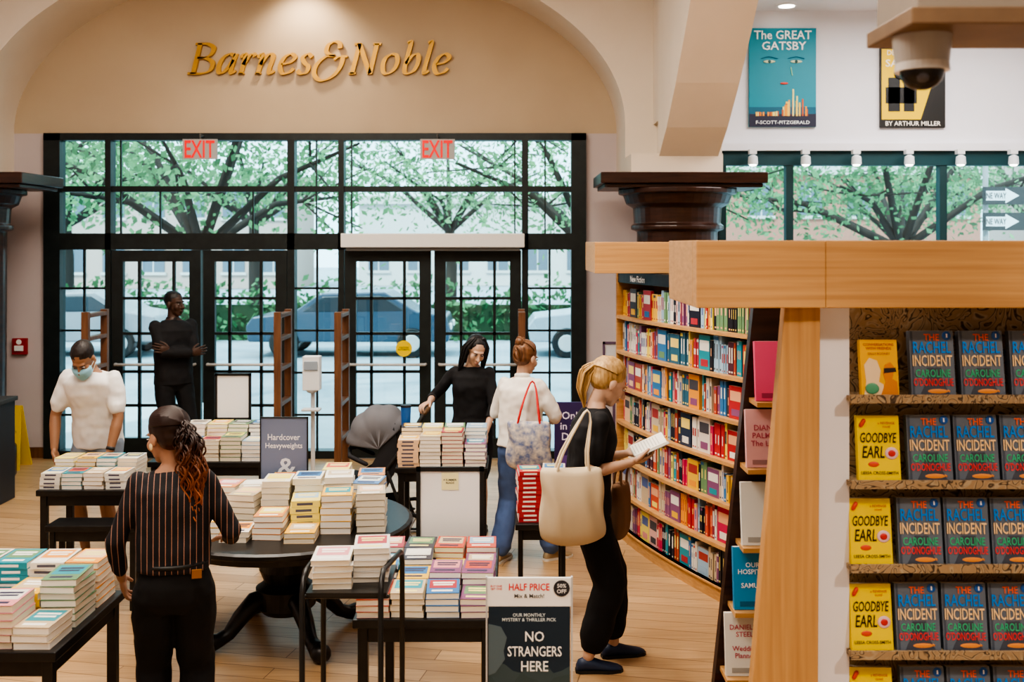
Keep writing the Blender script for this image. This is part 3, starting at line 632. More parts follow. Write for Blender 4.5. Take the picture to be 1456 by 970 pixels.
for i in range(na+1):
    a=R(38+137*i/na)
    for j in range(nu+1):
        u_=math.pi*j/nu; rad=(.265+.016*abs(math.cos(i*.35)))*max(math.sin(u_),0)**.4; y=-.215*math.cos(u_)
        A.append((-.02+rad*math.cos(a),y,.78+rad*math.sin(a)*1.12))
fs=[(i*(nu+1)+j,(i+1)*(nu+1)+j,(i+1)*(nu+1)+j+1,i*(nu+1)+j+1) for i in range(na) for j in range(nu)]
m.add(A,fs,(.8,.8,.8),None,True); o=m.obj('canopy',cloth('canopy_fabric',(.15,.15,.165)),root); sd=o.modifiers.new('s','SOLIDIFY'); sd.thickness=.008
m=MB(); m.cyl((.2,-.27),.035,.04,.98,1.12,(.02,.12,.4)); m.cyl((.2,-.27),.042,.042,1.12,1.135,(.02,.02,.03)); m.cyl((.2,-.27),.045,.045,.93,.98,(.02,.02,.02)); m.obj('cup_holder',VC,root)
# ---------------------------------------------------------------- people
def ik(S,Wt,a,b_,hint):
    d=Wt-S; L=d.length
    if L>(a+b_)*.995: Wt=S+d.normalized()*(a+b_)*.995; d=Wt-S; L=d.length
    x=(a*a-b_*b_+L*L)/(2*L); h=math.sqrt(max(a*a-x*x,0)); dn=d.normalized(); hp=(hint-dn*hint.dot(dn)).normalized()
    return S+dn*x+hp*h,Wt
def hand(m,fm,Wr,d,nrm,side,curl,k=1.):
    d=d.normalized(); nrm=(nrm-d*nrm.dot(d)).normalized(); u=d.cross(nrm)*side
    RM=M4.Identity(4)
    for i,c in enumerate((u,d,nrm)):
        for j in range(3): RM[j][i]=c[j]
    m.ell(Wr+d*.052,(.040*k,.055,.017),rot=RM); m.ell(Wr+d*.03+u*.022+nrm*.008,(.018,.03,.016),rot=RM)
    for i,L in enumerate((.072,.080,.074,.058)):
        base=Wr+d*(.090-(.006 if i in(0,3) else 0))+u*(.031-.0205*i)*k; dirn=(d+u*(.10-.07*i)); dirn.normalize(); pts=[base-d*.02,base]; q=base; ang=curl*(.5+.08*i)
        for f in (.45,.31,.24):
            dd=dirn*math.cos(ang)+nrm*math.sin(ang); q=q+dd*L*f; pts.append(q); ang+=curl*.9
        fm.tube(pts,[.0092,.0092,.0085,.0078,.0066],seg=8)
    b0=Wr+d*.022+u*.026; t1=(d*.62+u*.62+nrm*.35).normalized(); t2=(d*.85+u*.25+nrm*.45).normalized()
    fm.tube([b0,b0+t1*.038,b0+t1*.038+t2*.032,b0+t1*.038+t2*.055],[.013,.0115,.010,.008],seg=8)
def person(name,x,y,th,h,P):
    k=h/1.75; f=P.get('f',True); root=empty(name,(x,y,0)); root.rotation_euler=(0,0,th); root.scale=(k,k,k)
    c,s=math.cos(-th),math.sin(-th)
    def loc(w): dx,dy=w[0]-x,w[1]-y; return V(((dx*c-dy*s)/k,(dx*s+dy*c)/k,w[2]/k))
    lean=V(P.get('lean',(0,0,0)))
    def sh(z): return lean*(max(0,(z-.95)/.5)**1.2)
    def trings(lst,e): 
        o=[]
        for z,rx,ry in lst:
            o_=sh(z); n=24; ring=[]
            for j in range(n):
                a=2*math.pi*j/n; ca,sa=math.cos(a),math.sin(a)
                ring.append((o_.x+math.copysign(abs(ca)**.85,ca)*(rx+e),o_.y+math.copysign(abs(sa)**.85,sa)*(ry+e)+(.012 if sa>0 and 1.2<z<1.36 and f else 0),z+o_.z))
            o.append(ring)
        return o
    if f: T=[(.80,.10,.08),(.86,.165,.115),(.93,.172,.12),(1.02,.145,.10),(1.10,.125,.09),(1.20,.135,.098),(1.30,.15,.11),(1.38,.155,.10),(1.43,.135,.08),(1.465,.08,.06),(1.50,.05,.05)]
    else: T=[(.80,.10,.08),(.86,.16,.115),(.93,.165,.12),(1.02,.155,.11),(1.10,.15,.108),(1.20,.165,.115),(1.30,.180,.125),(1.38,.182,.12),(1.43,.155,.095),(1.47,.09,.07),(1.50,.06,.058)]
    sx=.155 if f else .175; af=.88 if f else 1.05
    skin=MB(); fing=MB(); skin.rings(trings(T,-.004))
    N=V((0,0,1.495))+sh(1.49); hs=P.get('hs',1.04)
    HR=M4.Rotation(P.get('hy',0),4,'Z')@M4.Rotation(-P.get('hp',0),4,'X')@M4.Rotation(P.get('hr',0),4,'Y')
    HM=M4.Translation(N+(HR@V((0,.018,.135))))@HR@M4.Scale(hs,4)
    skin.tube([V((0,-.005,1.43))+sh(1.43),N+V((0,0,0)),HM@V((0,-.02,-.04))],[.058,.050*af+.003,.050],seg=14)
    for cc,rr_ in (((0,-.015,.032),(.074,.094,.084)),((0,.020,-.028),(.058,.068,.082)),((0,.052,-.092),(.028,.028,.022)),((0,.07,.02),(.048,.02,.012)),((.034,.056,-.03),(.025,.026,.03)),((-.034,.056,-.03),(.025,.026,.03)),((0,.088,-.062),(.020,.010,.006)),((0,.086,-.073),(.017,.010,.007)),((0,.03,-.07),(.048,.048,.033)),((.075,-.005,-.01),(.009,.02,.032)),((-.075,-.005,-.01),(.009,.02,.032))):
        skin.ell(cc,rr_,M=HM)
    skin.tube([(0,.086,.008),(0,.098,-.018),(0,.108,-.036)],[.008,.010,.013],M=HM,seg=10); skin.ell((.011,.094,-.038),(.009,.01,.008),M=HM); skin.ell((-.011,.094,-.038),(.009,.01,.008),M=HM)
    arms={}
    for side,key in ((1,'R'),(-1,'L')):
        A=P[key]; S=V((side*sx,0,1.415))+sh(1.42); Wt=loc(A['w']) if A.get('world') else V(A['w'])
        E_,Wt=ik(S,Wt,.29,.25,V(A.get('hint',(side*.3,-1,-.5))))
        rads=[.052*af,.046*af,.037*af,.040*af,.033*af,.026*af]
        skin.tube([S,(S+E_)/2,E_,E_.lerp(Wt,.3),E_.lerp(Wt,.65),Wt],rads,seg=12); arms[key]=(S,E_,Wt)
        d=V(A['d']) if 'd' in A else (Wt-E_); hand(skin,fing,Wt,d,V(A.get('n',(-side,0,0))),side,A.get('curl',.45),.93 if f else 1.05)
    legs={}
    for side,(ax,ay,az) in ((1,P['aR']),(-1,P['aL'])):
        Hp=V((side*.088,0,.90)); An=V((ax,ay,az)); K,An=ik(Hp,An,.43,.42,V((side*.05,1,0)))
        skin.tube([Hp,(Hp+K)/2,K,K.lerp(An,.3),K.lerp(An,.7),An],[.082,.07,.052,.054,.04,.034],seg=12); legs[side]=(Hp,K,An)
    sk=P['skin']; r_=remesh(skin,.0065,2,sk); r_.add(fing.v,fing.f,sk,None,True)
    r_.obj('body',VS,root)
    fd=MB(); hc=P['hc']; lip=P.get('lip',tuple(q*m_ for q,m_ in zip(sk,(.85,.55,.6))))
    for sx_ in (-1,1):
        fd.ell((sx_*.030,.0805,.0),(.012,.009,.0045),(.62,.58,.55),HM,10); fd.ell((sx_*.030,.0855,.0),(.0052,.005,.0048),(.04,.02,.012),HM,8)
        fd.tube([(sx_*.016,.091,.017),(sx_*.032,.089,.021),(sx_*.046,.078,.017)],[.0024,.0027,.0015],hc,6,M=HM); fd.tube([(sx_*.018,.088,.004),(sx_*.030,.0895,.006),(sx_*.042,.082,.003)],.0016,(.03,.02,.02),6,M=HM)
    fd.ell((0,.0925,-.0625),(.017,.007,.0036),lip,HM,10); fd.ell((0,.0915,-.0705),(.014,.007,.0042),lip,HM,10)
    fd.obj('face_features',VS,root)
    tp=MB(); g=P.get('tl',.86); e=P.get('te',.014)
    tl=[(z,max(rx,.15 if f else .165) if z<1.3 else rx,max(ry,.105)if z<1.3 else ry) for z,rx,ry in T if z>=g and z<1.48]
    tl=[(g,tl[0][1],tl[0][2])]+tl; tp.rings(trings([(z,rx,ry) if z<1.4 else (z,rx-e*.4,ry-e*.4) for z,rx,ry in tl],e))
    for key in 'RL':
        S,E_,Wt=arms[key]; sl=P.get('sleeve',.6); sr=P.get('sr',1.)
        if sl<=1: en=S.lerp(E_,sl); tp.tube([S,S.lerp(E_,sl*.5),en],[.060*af*min(sr,1),.060*af*sr,.061*af*sr],seg=12)
        else: tp.tube([S,(S+E_)/2,E_,E_.lerp(Wt,.5),E_.lerp(Wt,sl-1)],[.060*af,.057*af,.052*af,.048*af,.041*af],seg=12)
    if P.get('collar'): tp.tube([V((.052*math.cos(a),.047*math.sin(a),1.49))+sh(1.49) for a in [2*math.pi*i/12 for i in range(12)]],.014,seg=8,close=True)
    o=remesh(tp,.009,3).obj('top_garment',P['top'],root)
    tx=bpy.data.textures.new('folds','CLOUDS'); tx.noise_scale=.11; tx.noise_depth=1; ds=o.modifiers.new('d','DISPLACE'); ds.texture=tx; ds.strength=P.get('fold',.022); ds.mid_level=.45
    pt=MB(); pt.rings(trings([q for q in T if q[0]<1.05],.008)); pr=P.get('pr',(.098,.075,.06)); pe=P.get('pl',.95)
    for side in (1,-1):
        Hp,K,An=legs[side]
        if pe>.5: en=K.lerp(An,(pe-.5)*2); pt.tube([Hp,(Hp+K)/2,K,K.lerp(An,(pe-.5)),en],[pr[0],(pr[0]+pr[1])/2,pr[1],(pr[1]+pr[2])/2,pr[2]],seg=14)
        else: en=Hp.lerp(K,pe*2); pt.tube([Hp,Hp.lerp(K,pe),en],[pr[0],pr[0],pr[1]],seg=14)
    o=remesh(pt,.010,4).obj('trousers' if pe>.5 else 'shorts',P['pants'],root)
    ds=o.modifiers.new('d','DISPLACE'); ds.texture=tx; ds.strength=.02; ds.mid_level=.45
    so=MB()
    for side in (1,-1):
        An=legs[side][2]; fy=P.get('fy',(0,0))[0 if side>0 else 1]; Mf=M4.Translation((An.x,An.y,An.z-.085))@M4.Rotation(fy,4,'Z')@M4.Rotation(P.get('fp',(0,0))[0 if side>0 else 1],4,'X')
        rr=[]
        for yy,hw_,hh in ((-.068,.018,.045),(-.055,.033,.07),(-.02,.036,.085),(.03,.037,.078),(.08,.042,.06),(.13,.045,.046),(.17,.036,.036),(.19,.018,.025)):
            rr.append([(hw_*math.cos(2*math.pi*j/14),yy,max(.004,hh*.5+hh*.5*math.sin(2*math.pi*j/14))) for j in range(14)])
        so.rings(rr,P['shoe'],Mf)
        rr2=[[(hw_*1.06*math.cos(a),yy,z) for a,z in ((0,0),(0,.018),(math.pi,.018),(math.pi,0))] for yy,hw_ in ((-.072,.02),(-.05,.034),(.03,.038),(.13,.046),(.18,.034),(.195,.018))]
        so.rings(rr2,P.get('sole',(.03,.03,.03)),Mf,False)
    so.obj('shoes',VC,root)
    hb=MB()
    if P['hair']=='short': hb.ell((0,-.022,.042),(.078,.096,.082),M=HM)
    else: hb.ell((0,-.030,.043),(.084,.101,.087),M=HM); hb.ell((0,-.05,.0),(.077,.069,.07),M=HM)
    hr=remesh(hb,.008,2)
    def strands(n,pts,spread,r0,r1,wav):
        amp=.009 if wav<12 else .017
        for i in range(n):
            ph=random.uniform(0,6.28); off=V((random.gauss(0,1),random.gauss(0,1),random.gauss(0,1)))*spread; pp=[];ra=[];m_=16 if wav<12 else 30
            for j in range(m_+1):
                t=j/m_; q=t*(len(pts)-1); a=int(min(q,len(pts)-2)); p=V(pts[a]).lerp(V(pts[a+1]),q-a); sp=math.sin(math.pi*min(.82,t*.8+.10))
                if wav<12: sp=math.sin(math.pi*min(1,t*1.1+.12))
                pp.append(p+off*sp+V((math.sin(t*wav+ph),math.cos(t*wav*1.1+ph),0))*amp*min(1,wav/8)*min(1,t*3)); ra.append(r0+(r1-r0)*t)
            hr.tube(pp,ra,seg=6)
    if P['hair']!='short':
        tgt=P.get('tie',(0,-.115,.04))
        if tgt:
            for i in range(46):
                a=math.pi*(i/45)*1.0; sx_=math.cos(a); front=V((.080*sx_,.045*math.sin(a)-.01,.055+.062*math.sin(a)))
                pts=[]
                for j in range(9):
                    t=j/8; p=front.lerp(V(tgt),t); q=p-V((0,-.03,.043)); rr_=(q.x/.085)**2+(q.y/.102)**2+(q.z/.088)**2; q=q/math.sqrt(max(rr_,1e-4))
                    pts.append(V((0,-.03,.043))+q*1.005)
                hr.tube([HM@p for p in pts],[.0035]+[.006]*7+[.005],seg=5)
    if P.get('hairfn'): P['hairfn'](HM,strands,hr)
    hr.obj('hair',P['hmat'],root)
    if P.get('extra'): P['extra'](root,HM,arms,legs,loc)
    return root,HM,arms
white_t=cloth('white_cotton',(.76,.75,.74),.97); black_t=cloth('black_cotton',(.014,.014,.017),.7); denim=cloth('blue_denim',(.11,.18,.38),.75); bdenim=cloth('black_denim',(.008,.008,.010),.6); gshort=cloth('grey_denim',(.26,.31,.38),.8)
def mask(root,HM,arms,legs,loc):
    m=MB(); rr=[]
    for z,yc,w in ((-.018,.048,.066),(-.035,.052,.070),(-.06,.052,.068),(-.085,.05,.058),(-.105,.045,.04)):
        rr.append([(w*math.cos(a),yc+.066*math.sin(a)*(1 if math.sin(a)>0 else .1),z) for a in [2*math.pi*j/18 for j in range(18)]])
    m.rings(rr,(.28,.55,.68),HM)
    for s_ in (-1,1): m.tube([(s_*.06,.06,-.03),(s_*.083,-.01,-.005)],.0025,(.8,.8,.8),6,M=HM); m.tube([(s_*.055,.06,-.085),(s_*.083,-.01,-.03)],.0025,(.8,.8,.8),6,M=HM)
    m.obj('face_mask',VC,root)
    m=MB(); S,E_,Wt=arms['L']; m.tube([Wt.lerp(E_,.05),Wt.lerp(E_,.14)],.032,(.03,.03,.03),12,False); m.obj('wristwatch',VC,root)
person('masked_man',wx(140,7.97),7.97,R(174),1.76,dict(f=False,lean=(0,.12,-.03),hp=R(44),hy=R(3),skin=(.32,.17,.10),hc=(.03,.02,.015),hs=1.06,
  R=dict(w=(.225,.22,.88),hint=(1,-.5,-.2),d=(-.35,.2,-1),n=(-1,.1,0)),L=dict(w=(-.205,.23,.87),hint=(-1,-.5,-.2),d=(.35,.2,-1),n=(1,.1,0)),
  aR=(.11,-.02,.085),aL=(-.11,-.05,.085),top=white_t,te=.018,tl=.86,sleeve=.70,sr=1.08,fold=.03,pants=gshort,pl=.44,pr=(.105,.09,.06),shoe=(.8,.8,.78),sole=(.75,.75,.72),hair='short',hmat=hairm('black_short_hair',(.012,.01,.01),(.03,.02,.018)),extra=mask))
person('security_guard',wx(247,11.0),11.0,R(218),1.90,dict(f=False,lean=(0,-.01,0),hy=R(25),skin=(.070,.036,.024),lip=(.09,.04,.035),hc=(.01,.01,.01),
  R=dict(w=(-.09,.215,1.17),hint=(1,.1,-.6),d=(-1,.05,.15),n=(0,-1,0),curl=.3),L=dict(w=(.10,.17,1.20),hint=(-1,.1,-.6),d=(1,.05,.25),n=(0,-1,0),curl=.3),
  aR=(.12,0,.085),aL=(-.12,.03,.085),top=black_t,te=.018,sleeve=1.9,collar=True,pants=bdenim,shoe=(.02,.02,.02),hair='short',hmat=hairm('guard_hair',(.008,.008,.008),(.015,.013,.013))))
def longhair(HM,st,hr):
    for s_ in (-1,1): st(26,[HM@V((s_*.035,.0,.115)),HM@V((s_*.084,.0,.03)),HM@V((s_*.092,.005,-.08)),HM@V((s_*.10,.01,-.18)),HM@V((s_*.095,.02,-.30))],.012,.013,.005,3)
    st(30,[HM@V((0,-.08,.08)),HM@V((0,-.11,-.03)),HM@V((0,-.10,-.15)),HM@V((0,-.10,-.29))],.035,.016,.006,3)
person('woman_with_stroller',wx(672,8.75),8.75,R(172),1.65,dict(lean=(.0,.04,0),hp=R(24),hy=R(26),hr=R(-8),skin=(.56,.36,.26),hc=(.02,.015,.015),tie=None,hs=1.06,
  R=dict(w=(-.665,8.52,1.12),world=True,hint=(.6,-.6,-.6),d=(.4,.6,-.2),n=(0,.2,-1),curl=.8),L=dict(w=(-.16,.24,.93),hint=(-1,-.8,0),d=(.1,.6,-.8),n=(.5,0,-.6)),
  aR=(.09,.02,.085),aL=(-.09,-.02,.085),top=black_t,te=.02,tl=.8,sleeve=1.35,pants=bdenim,pl=.42,shoe=(.03,.03,.03),hair='long',hmat=hairm('black_long_hair',(.006,.006,.008),(.02,.018,.02)),hairfn=longhair))
def bun(HM,st,hr):
    hr.ell((0,-.10,.105),(.038,.034,.036),M=HM)
    for i in range(10):
        a=i*.63; hr.tube([HM@V((.034*math.cos(a+t),-.10+.030*math.sin(a+t)*.6,.105+.032*math.sin(a*1.7+t*1.3))) for t in (0,.5,1,1.5,2)],.008,seg=6)
    st(14,[HM@V((.03,-.10,-.03)),HM@V((.0,-.125,.03)),HM@V((0,-.11,.08))],.02,.009,.008,3)
person('woman_in_white_shirt',wx(740,7.95),7.95,R(-25),1.65,dict(lean=(0,.03,0),hp=R(14),hy=R(-20),skin=(.56,.36,.26),hc=(.25,.12,.05),tie=(0,-.10,.105),hs=1.08,
  R=dict(w=(.15,.30,1.08),hint=(1,-.6,-.8),d=(-.3,1,.2),n=(-1,0,.2)),L=dict(w=(-.15,.30,1.08),hint=(-1,-.6,-.8),d=(.3,1,.2),n=(1,0,.2)),
  aR=(.20,.16,.085),aL=(-.15,-.08,.085),fy=(R(-35),0),top=cloth('offwhite_linen',(.76,.72,.66),.97),te=.026,tl=.93,sleeve=.95,sr=1.1,fold=.03,collar=True,pants=denim,pr=(.105,.09,.085),pl=.95,shoe=(.40,.30,.18),sole=(.7,.68,.62),hair='long',hmat=hairm('brown_hair',(.10,.045,.02),(.24,.11,.05)),hairfn=bun))
def pony(HM,st,hr):
    hr.ell((0,-.12,.045),(.026,.022,.026),M=HM)
    b0=HM@V((0,-.125,.045)); st(40,[b0,b0+V((0,-.05,-.04)),b0+V((0,-.075,-.14)),b0+V((0,-.06,-.24)),b0+V((0,-.02,-.33))],.013,.008,.0025,3)
BX,BY=wx(834,6.0),6.0
person('woman_reading_book',BX,BY,R(-82),1.75,dict(lean=(0,.05,0),hp=R(30),hy=R(6),skin=(.60,.38,.27),hc=(.35,.2,.08),hs=1.06,
  R=dict(w=(.665,5.87,1.18),world=True,hint=(.25,-.8,-1),d=(-.25,1,.15),n=(-.4,0,.9),curl=.5),L=dict(w=(.665,6.12,1.18),world=True,hint=(-.25,-.8,-1),d=(.25,1,.15),n=(.4,0,.9),curl=.5),
  aR=(.09,-.01,.085),aL=(-.10,.18,.085),fy=(R(-4),R(6)),top=black_t,te=.018,tl=.88,sleeve=.72,pants=bdenim,pr=(.108,.096,.084),pl=.88,shoe=(.02,.035,.08),sole=(.02,.02,.02),hair='long',hmat=hairm('blonde_hair',(.33,.19,.07),(.58,.38,.17)),hairfn=pony))
m=MB(); 
for s_ in (-1,1):
    M=M4.Translation((.785,5.995,1.215))@M4.Rotation(R(-24),4,'Y')@M4.Rotation(s_*R(14),4,'X')
    m.box(-.09,.11,0 if s_>0 else -.145,.145 if s_>0 else 0,0,.012,(.82,.79,.72),M); m.box(-.093,.113,0 if s_>0 else -.15,.15 if s_>0 else 0,-.004,0,(.6,.6,.58),M)
    for i in range(9): m.box(-.08+.018*i,-.075+.018*i,.02 if s_>0 else -.13,.13 if s_>0 else -.02,.012,.0125,(.5,.48,.45),M)
m.obj('open_book',VG)
def tote(name,c,w,h,t,rz,mat,handle,top,soft=1.):
    m=MB(); M=M4.Translation(V(c))@M4.Rotation(rz,4,'Z'); rr=[]
    for i in range(15):
        q=i/14; z=-h/2+h*q; rd=min(1,(q+.03)*6)**.5; ww=w/2*(1.02-.10*q*soft+.02*math.sin(q*9))*(.9+.1*rd); tt=t/2*(.35+.85*math.sin(math.pi*min(1,(1-q)*.8+.12)))*rd
        sag=lambda a: .02*soft*math.cos(a*2)*(1-q) - .02*soft*(1-abs(math.cos(a)))*q
        rr.append([(math.copysign(abs(math.cos(a))**.7,math.cos(a))*ww+.006*soft*math.sin(z*26+a*2),math.copysign(abs(math.sin(a))**.8,math.sin(a))*tt+.010*soft*math.sin(math.cos(a)*9+q*5)*math.sin(math.pi*q),z+sag(a)) for a in [2*math.pi*j/40 for j in range(40)]])
    m.rings(rr,(.8,.8,.8),M)
    for sy in (-1,1):
        tp=V(top); m.tube([M@V((-w*.26,sy*t*.25,h/2-.05)),M@V((-w*.2,sy*t*.25,h/2+.06)),tp+V((-.03,sy*.012,-.06)),tp+V((0,sy*.012,.0)),tp+V((.03,sy*.012,-.06)),M@V((w*.2,sy*t*.25,h/2+.06)),M@V((w*.26,sy*t*.25,h/2-.05))],.009,(.8,)*3,6,mi=1)
    o=m.obj(name,[mat,handle or mat]); sb=o.modifiers.new('s','SUBSURF'); sb.levels=1; sb.render_levels=1
    return o
canvas=cloth('canvas',(.68,.56,.39),.93)
tote('tote_bag',(wx(813,5.74),5.71,wz(716,5.74)),.36,.42,.13,R(8),canvas,None,(BX-.01,5.81,1.50))
tote('paper_shopping_bag',(.64,6.24,wz(728,6.2)),.17,.34,.09,R(60),cloth('kraft_paper',(.25,.14,.08)),None,(.66,6.2,1.14),.3)
m_ptote=cmat('printed_canvas',(.14,.18,.32),(.66,.58,.47),.85,(26,26,26),0,.1,2)
tote('tote_bag',(wx(752,7.68),7.64,wz(632,7.66)),.33,.36,.09,R(-6),m_ptote,cloth('red_strap',(.55,.03,.03)),(wx(757,7.8),7.80,1.40))
def curly(HM,st,hr):
    b0=HM@V((.01,-.11,.045)); hr.ell((.01,-.115,.04),(.03,.025,.03),M=HM)
    st(95,[b0,b0+V((.02,-.05,-.06)),b0+V((.045,-.065,-.17)),b0+V((.055,-.06,-.29)),b0+V((.045,-.05,-.42))],.026,.006,.003,22)
auburn=cmat('auburn_hair',(.026,.010,.007),(.40,.12,.035),.45,(1,1,5),0,.3,3)
nt=auburn.node_tree; tc=[n for n in nt.nodes if n.type=='TEX_COORD'][0]; sp=nt.nodes.new('ShaderNodeSeparateXYZ'); nt.links.new(tc.outputs['Object'],sp.inputs[0])
mr=nt.nodes.new('ShaderNodeMapRange'); mr.inputs['From Min'].default_value=1.62; mr.inputs['From Max'].default_value=1.32; nt.links.new(sp.outputs['Z'],mr.inputs['Value'])
rmp=[n for n in nt.nodes if n.type=='VALTORGB'][0]; nt.links.new(mr.outputs[0],rmp.inputs['Fac']); rmp.color_ramp.elements[0].position=0; rmp.color_ramp.elements[1].position=1
def tag(root,HM,arms,legs,loc):
    m=MB(); m.box(.09,.135,-.142,-.130,.985,1.025,(.30,.12,.03)); m.tube([(.158*math.cos(a),-.004+.12*math.sin(a),1.035) for a in [2*math.pi*i/24 for i in range(24)]],.012,(.01,.01,.01),6,close=True)
    m.ell((-.085,.0,-.035),(.004,.012,.016),(.75,.6,.35),HM); m.obj('belt_and_earring',VC,root)
person('woman_in_striped_shirt',wx(247,4.75),4.75,R(14),1.64,dict(lean=(-.01,.03,0),hp=R(12),hy=R(42),skin=(.42,.23,.15),hc=(.02,.01,.01),hs=1.08,
  R=dict(w=(.25,.24,1.06),hint=(.6,-.7,-.9),d=(-.1,1,-.1),n=(-.3,0,-1)),L=dict(w=(-.25,.13,.93),hint=(-.6,-.8,-.2),d=(.1,.5,-.9),n=(1,.2,0)),
  aR=(.10,-.02,.085),aL=(-.10,.02,.085),top=m_stripe,te=.022,tl=1.0,sleeve=1.75,pants=bdenim,pr=(.108,.085,.07),shoe=(.03,.03,.03),hair='long',hmat=auburn,hairfn=curly,extra=tag))
# ---------------------------------------------------------------- exterior
m=MB(); m.box(-60,60,12.02,110,-.25,-.12); m.obj('street_ground',m_asph)
m=MB(); m.box(-40,40,12.02,16,-.12,-.02); m.obj('sidewalk',cmat('concrete',(.52,.55,.57),(.62,.65,.66),.9,(2,2,2)))
def leafmat():
    m,n,l,b=newmat('tree_leaf_bark'); a=n.new('ShaderNodeAttribute'); a.attribute_name='Col'; l.new(a.outputs['Color'],b.inputs['Base Color']); b.inputs['Roughness'].default_value=.7
    t=n.new('ShaderNodeBsdfTranslucent'); l.new(a.outputs['Color'],t.inputs['Color']); mx=n.new('ShaderNodeMixShader'); mx.inputs['Fac'].default_value=.4
    l.new(b.outputs[0],mx.inputs[1]); l.new(t.outputs[0],mx.inputs[2]); l.new(mx.outputs[0],n['Material Output'].inputs['Surface']); return m
LM=leafmat()
def treemesh(seed):
    t=MB(); rnd=random.Random(seed)
    t.tube([(0,0,0),(.05,0,1.5),(0,.05,2.6)],[.18,.15,.13],(.08,.06,.05),10)
    ends=[]
    for i in range(9):
        a=2*math.pi*i/9+rnd.uniform(-.3,.3); l=rnd.uniform(1.6,3.4); e=V((math.cos(a)*l,math.sin(a)*l,2.9+rnd.uniform(.3,2.6))); mid=e*.5+V((0,0,1.5)); 
        t.tube([(0,.03,2.4),mid,e],[.08,.05,.02],(.08,.06,.05),8); ends+=[mid,e]
        for j in range(4):
            e2=mid.lerp(e,rnd.random())+V((rnd.uniform(-1,1),rnd.uniform(-1,1),rnd.uniform(-.6,.8))); t.tube([mid.lerp(e,.4),e2],[.025,.01],(.08,.06,.05),6); ends.append(e2)
    for e in ends:
        for j in range(60):
            p=e+V((rnd.gauss(0,.5),rnd.gauss(0,.5),rnd.gauss(0,.32))); s_=rnd.uniform(.04,.085); d1=V((rnd.uniform(-1,1),rnd.uniform(-1,1),rnd.uniform(-1,1))).normalized()*s_; d2=d1.orthogonal().normalized()*s_*.6
            g=rnd.uniform(.5,1.3); t.add([p-d1,p+d2,p+d1,p-d2],[(0,1,2,3)],(.17*g,.36*g,.16*g))
    me=t.mesh('tree'); me.materials.append(LM); return me
tms=[treemesh(3),treemesh(8)]
for i,(x,y,s_,r_) in enumerate(((-4.9,16.6,1.,0),(1.4,17.2,.95,1.2),(-9.5,19,1.1,2),(7.0,19,1.,3),(-2,34,1.2,.5),(5,36,1.2,4),(12,33,1.1,1),(-9,37,1.3,2.4),(18,36,1.3,3.1),(-16,38,1.3,1.6),(-21,34,1.2,5),(24,34,1.2,2))):
    o=bpy.data.objects.new('street_tree',tms[i%2]); COL.objects.link(o); o.location=(x,y,-.12); o.scale=(s_,)*3; o.rotation_euler=(0,0,r_)
def hedge(x0,x1,y,h):
    m=MB(); 
    for j in range(int((x1-x0)*160)):
        p=V((random.uniform(x0,x1),y+random.gauss(0,.25),random.uniform(-.1,h)*random.random()**.3)); s_=random.uniform(.06,.14); d1=V((random.uniform(-1,1),random.uniform(-1,1),random.uniform(-1,1))).normalized()*s_; d2=d1.orthogonal().normalized()*s_*.6
        g=random.uniform(.5,1.2); m.add([p-d1,p+d2,p+d1,p-d2],[(0,1,2,3)],(.12*g,.28*g,.12*g))
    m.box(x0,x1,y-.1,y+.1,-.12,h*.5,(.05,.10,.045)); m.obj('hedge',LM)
hedge(-14,14,27.5,1.6)
def car(x,y,col,rz=0):
    m=MB(); pr=[(-2.2,.35),(-2.25,.7),(-2.1,.9),(-1.2,1.0),(-.6,1.42),(.8,1.45),(1.5,1.02),(2.15,.92),(2.25,.6),(2.2,.35)]
    m.prism(pr,-.85,.85,col); m.prism([(-1.05,1.0),(-.55,1.36),(.1,1.38),(.1,1.0)],-.86,.86,(.03,.04,.05)); m.prism([(.18,1.0),(.18,1.38),(.75,1.38),(1.3,1.02)],-.86,.86,(.03,.04,.05))
    for xx in (-1.4,1.4):
        for yy in (-.8,.8):
            M=M4.Translation((xx,yy,.33))@M4.Rotation(R(90),4,'X'); m.cyl((0,0),.33,.33,-.12,.12,(.02,.02,.02),24,M); m.cyl((0,0),.2,.2,-.13,.13,(.5,.5,.5),16,M)
    m.box(2.2,2.27,-.7,-.4,.6,.75,(.9,.9,.8)); m.box(2.2,2.27,.4,.7,.6,.75,(.9,.9,.8))
    o=m.obj('parked_car',vmat('car_paint',.25,.1),loc=(x,y,-.12),bevel=.04); o.rotation_euler=(0,0,rz)
car(-3.6,24,(.05,.08,.12)); car(2.6,24,(.35,.40,.45)); car(-10,24,(.3,.3,.32)); car(9,24,(.06,.06,.08))
def building(x0,x1,y,h,col):
    m=MB(); m.box(x0,x1,y,y+6,-.1,h,col); m.box(x0-.1,x1+.1,y-.25,y,h-.5,h,(.6,.58,.55)); n=int((x1-x0)/2.2)
    for i in range(n):
        for j in range(int(h/3)):
            xx=x0+(i+.5)*(x1-x0)/n; z=.8+3*j; m.box(xx-.6,xx+.6,y-.05,y,z,z+1.7,(.14,.18,.22)); m.box(xx-.7,xx+.7,y-.12,y,z-.15,z,(.6,.58,.55)); m.box(xx-.03,xx+.03,y-.08,y,z,z+1.7,(.6,.6,.6))
    m.obj('brick_building',vmat('brick_face',.85,0,.3,12))
building(-34,-12,58,6.2,(.50,.38,.33)); building(-9,5,62,5.2,(.60,.57,.54)); building(9,24,54,6.4,(.45,.20,.14)); building(28,44,56,8,(.5,.4,.36))
m=MB(); m.tube([(7.0,15.6,-.015),(7.0,15.6,3.6)],.04,(.3,.3,.3),10)
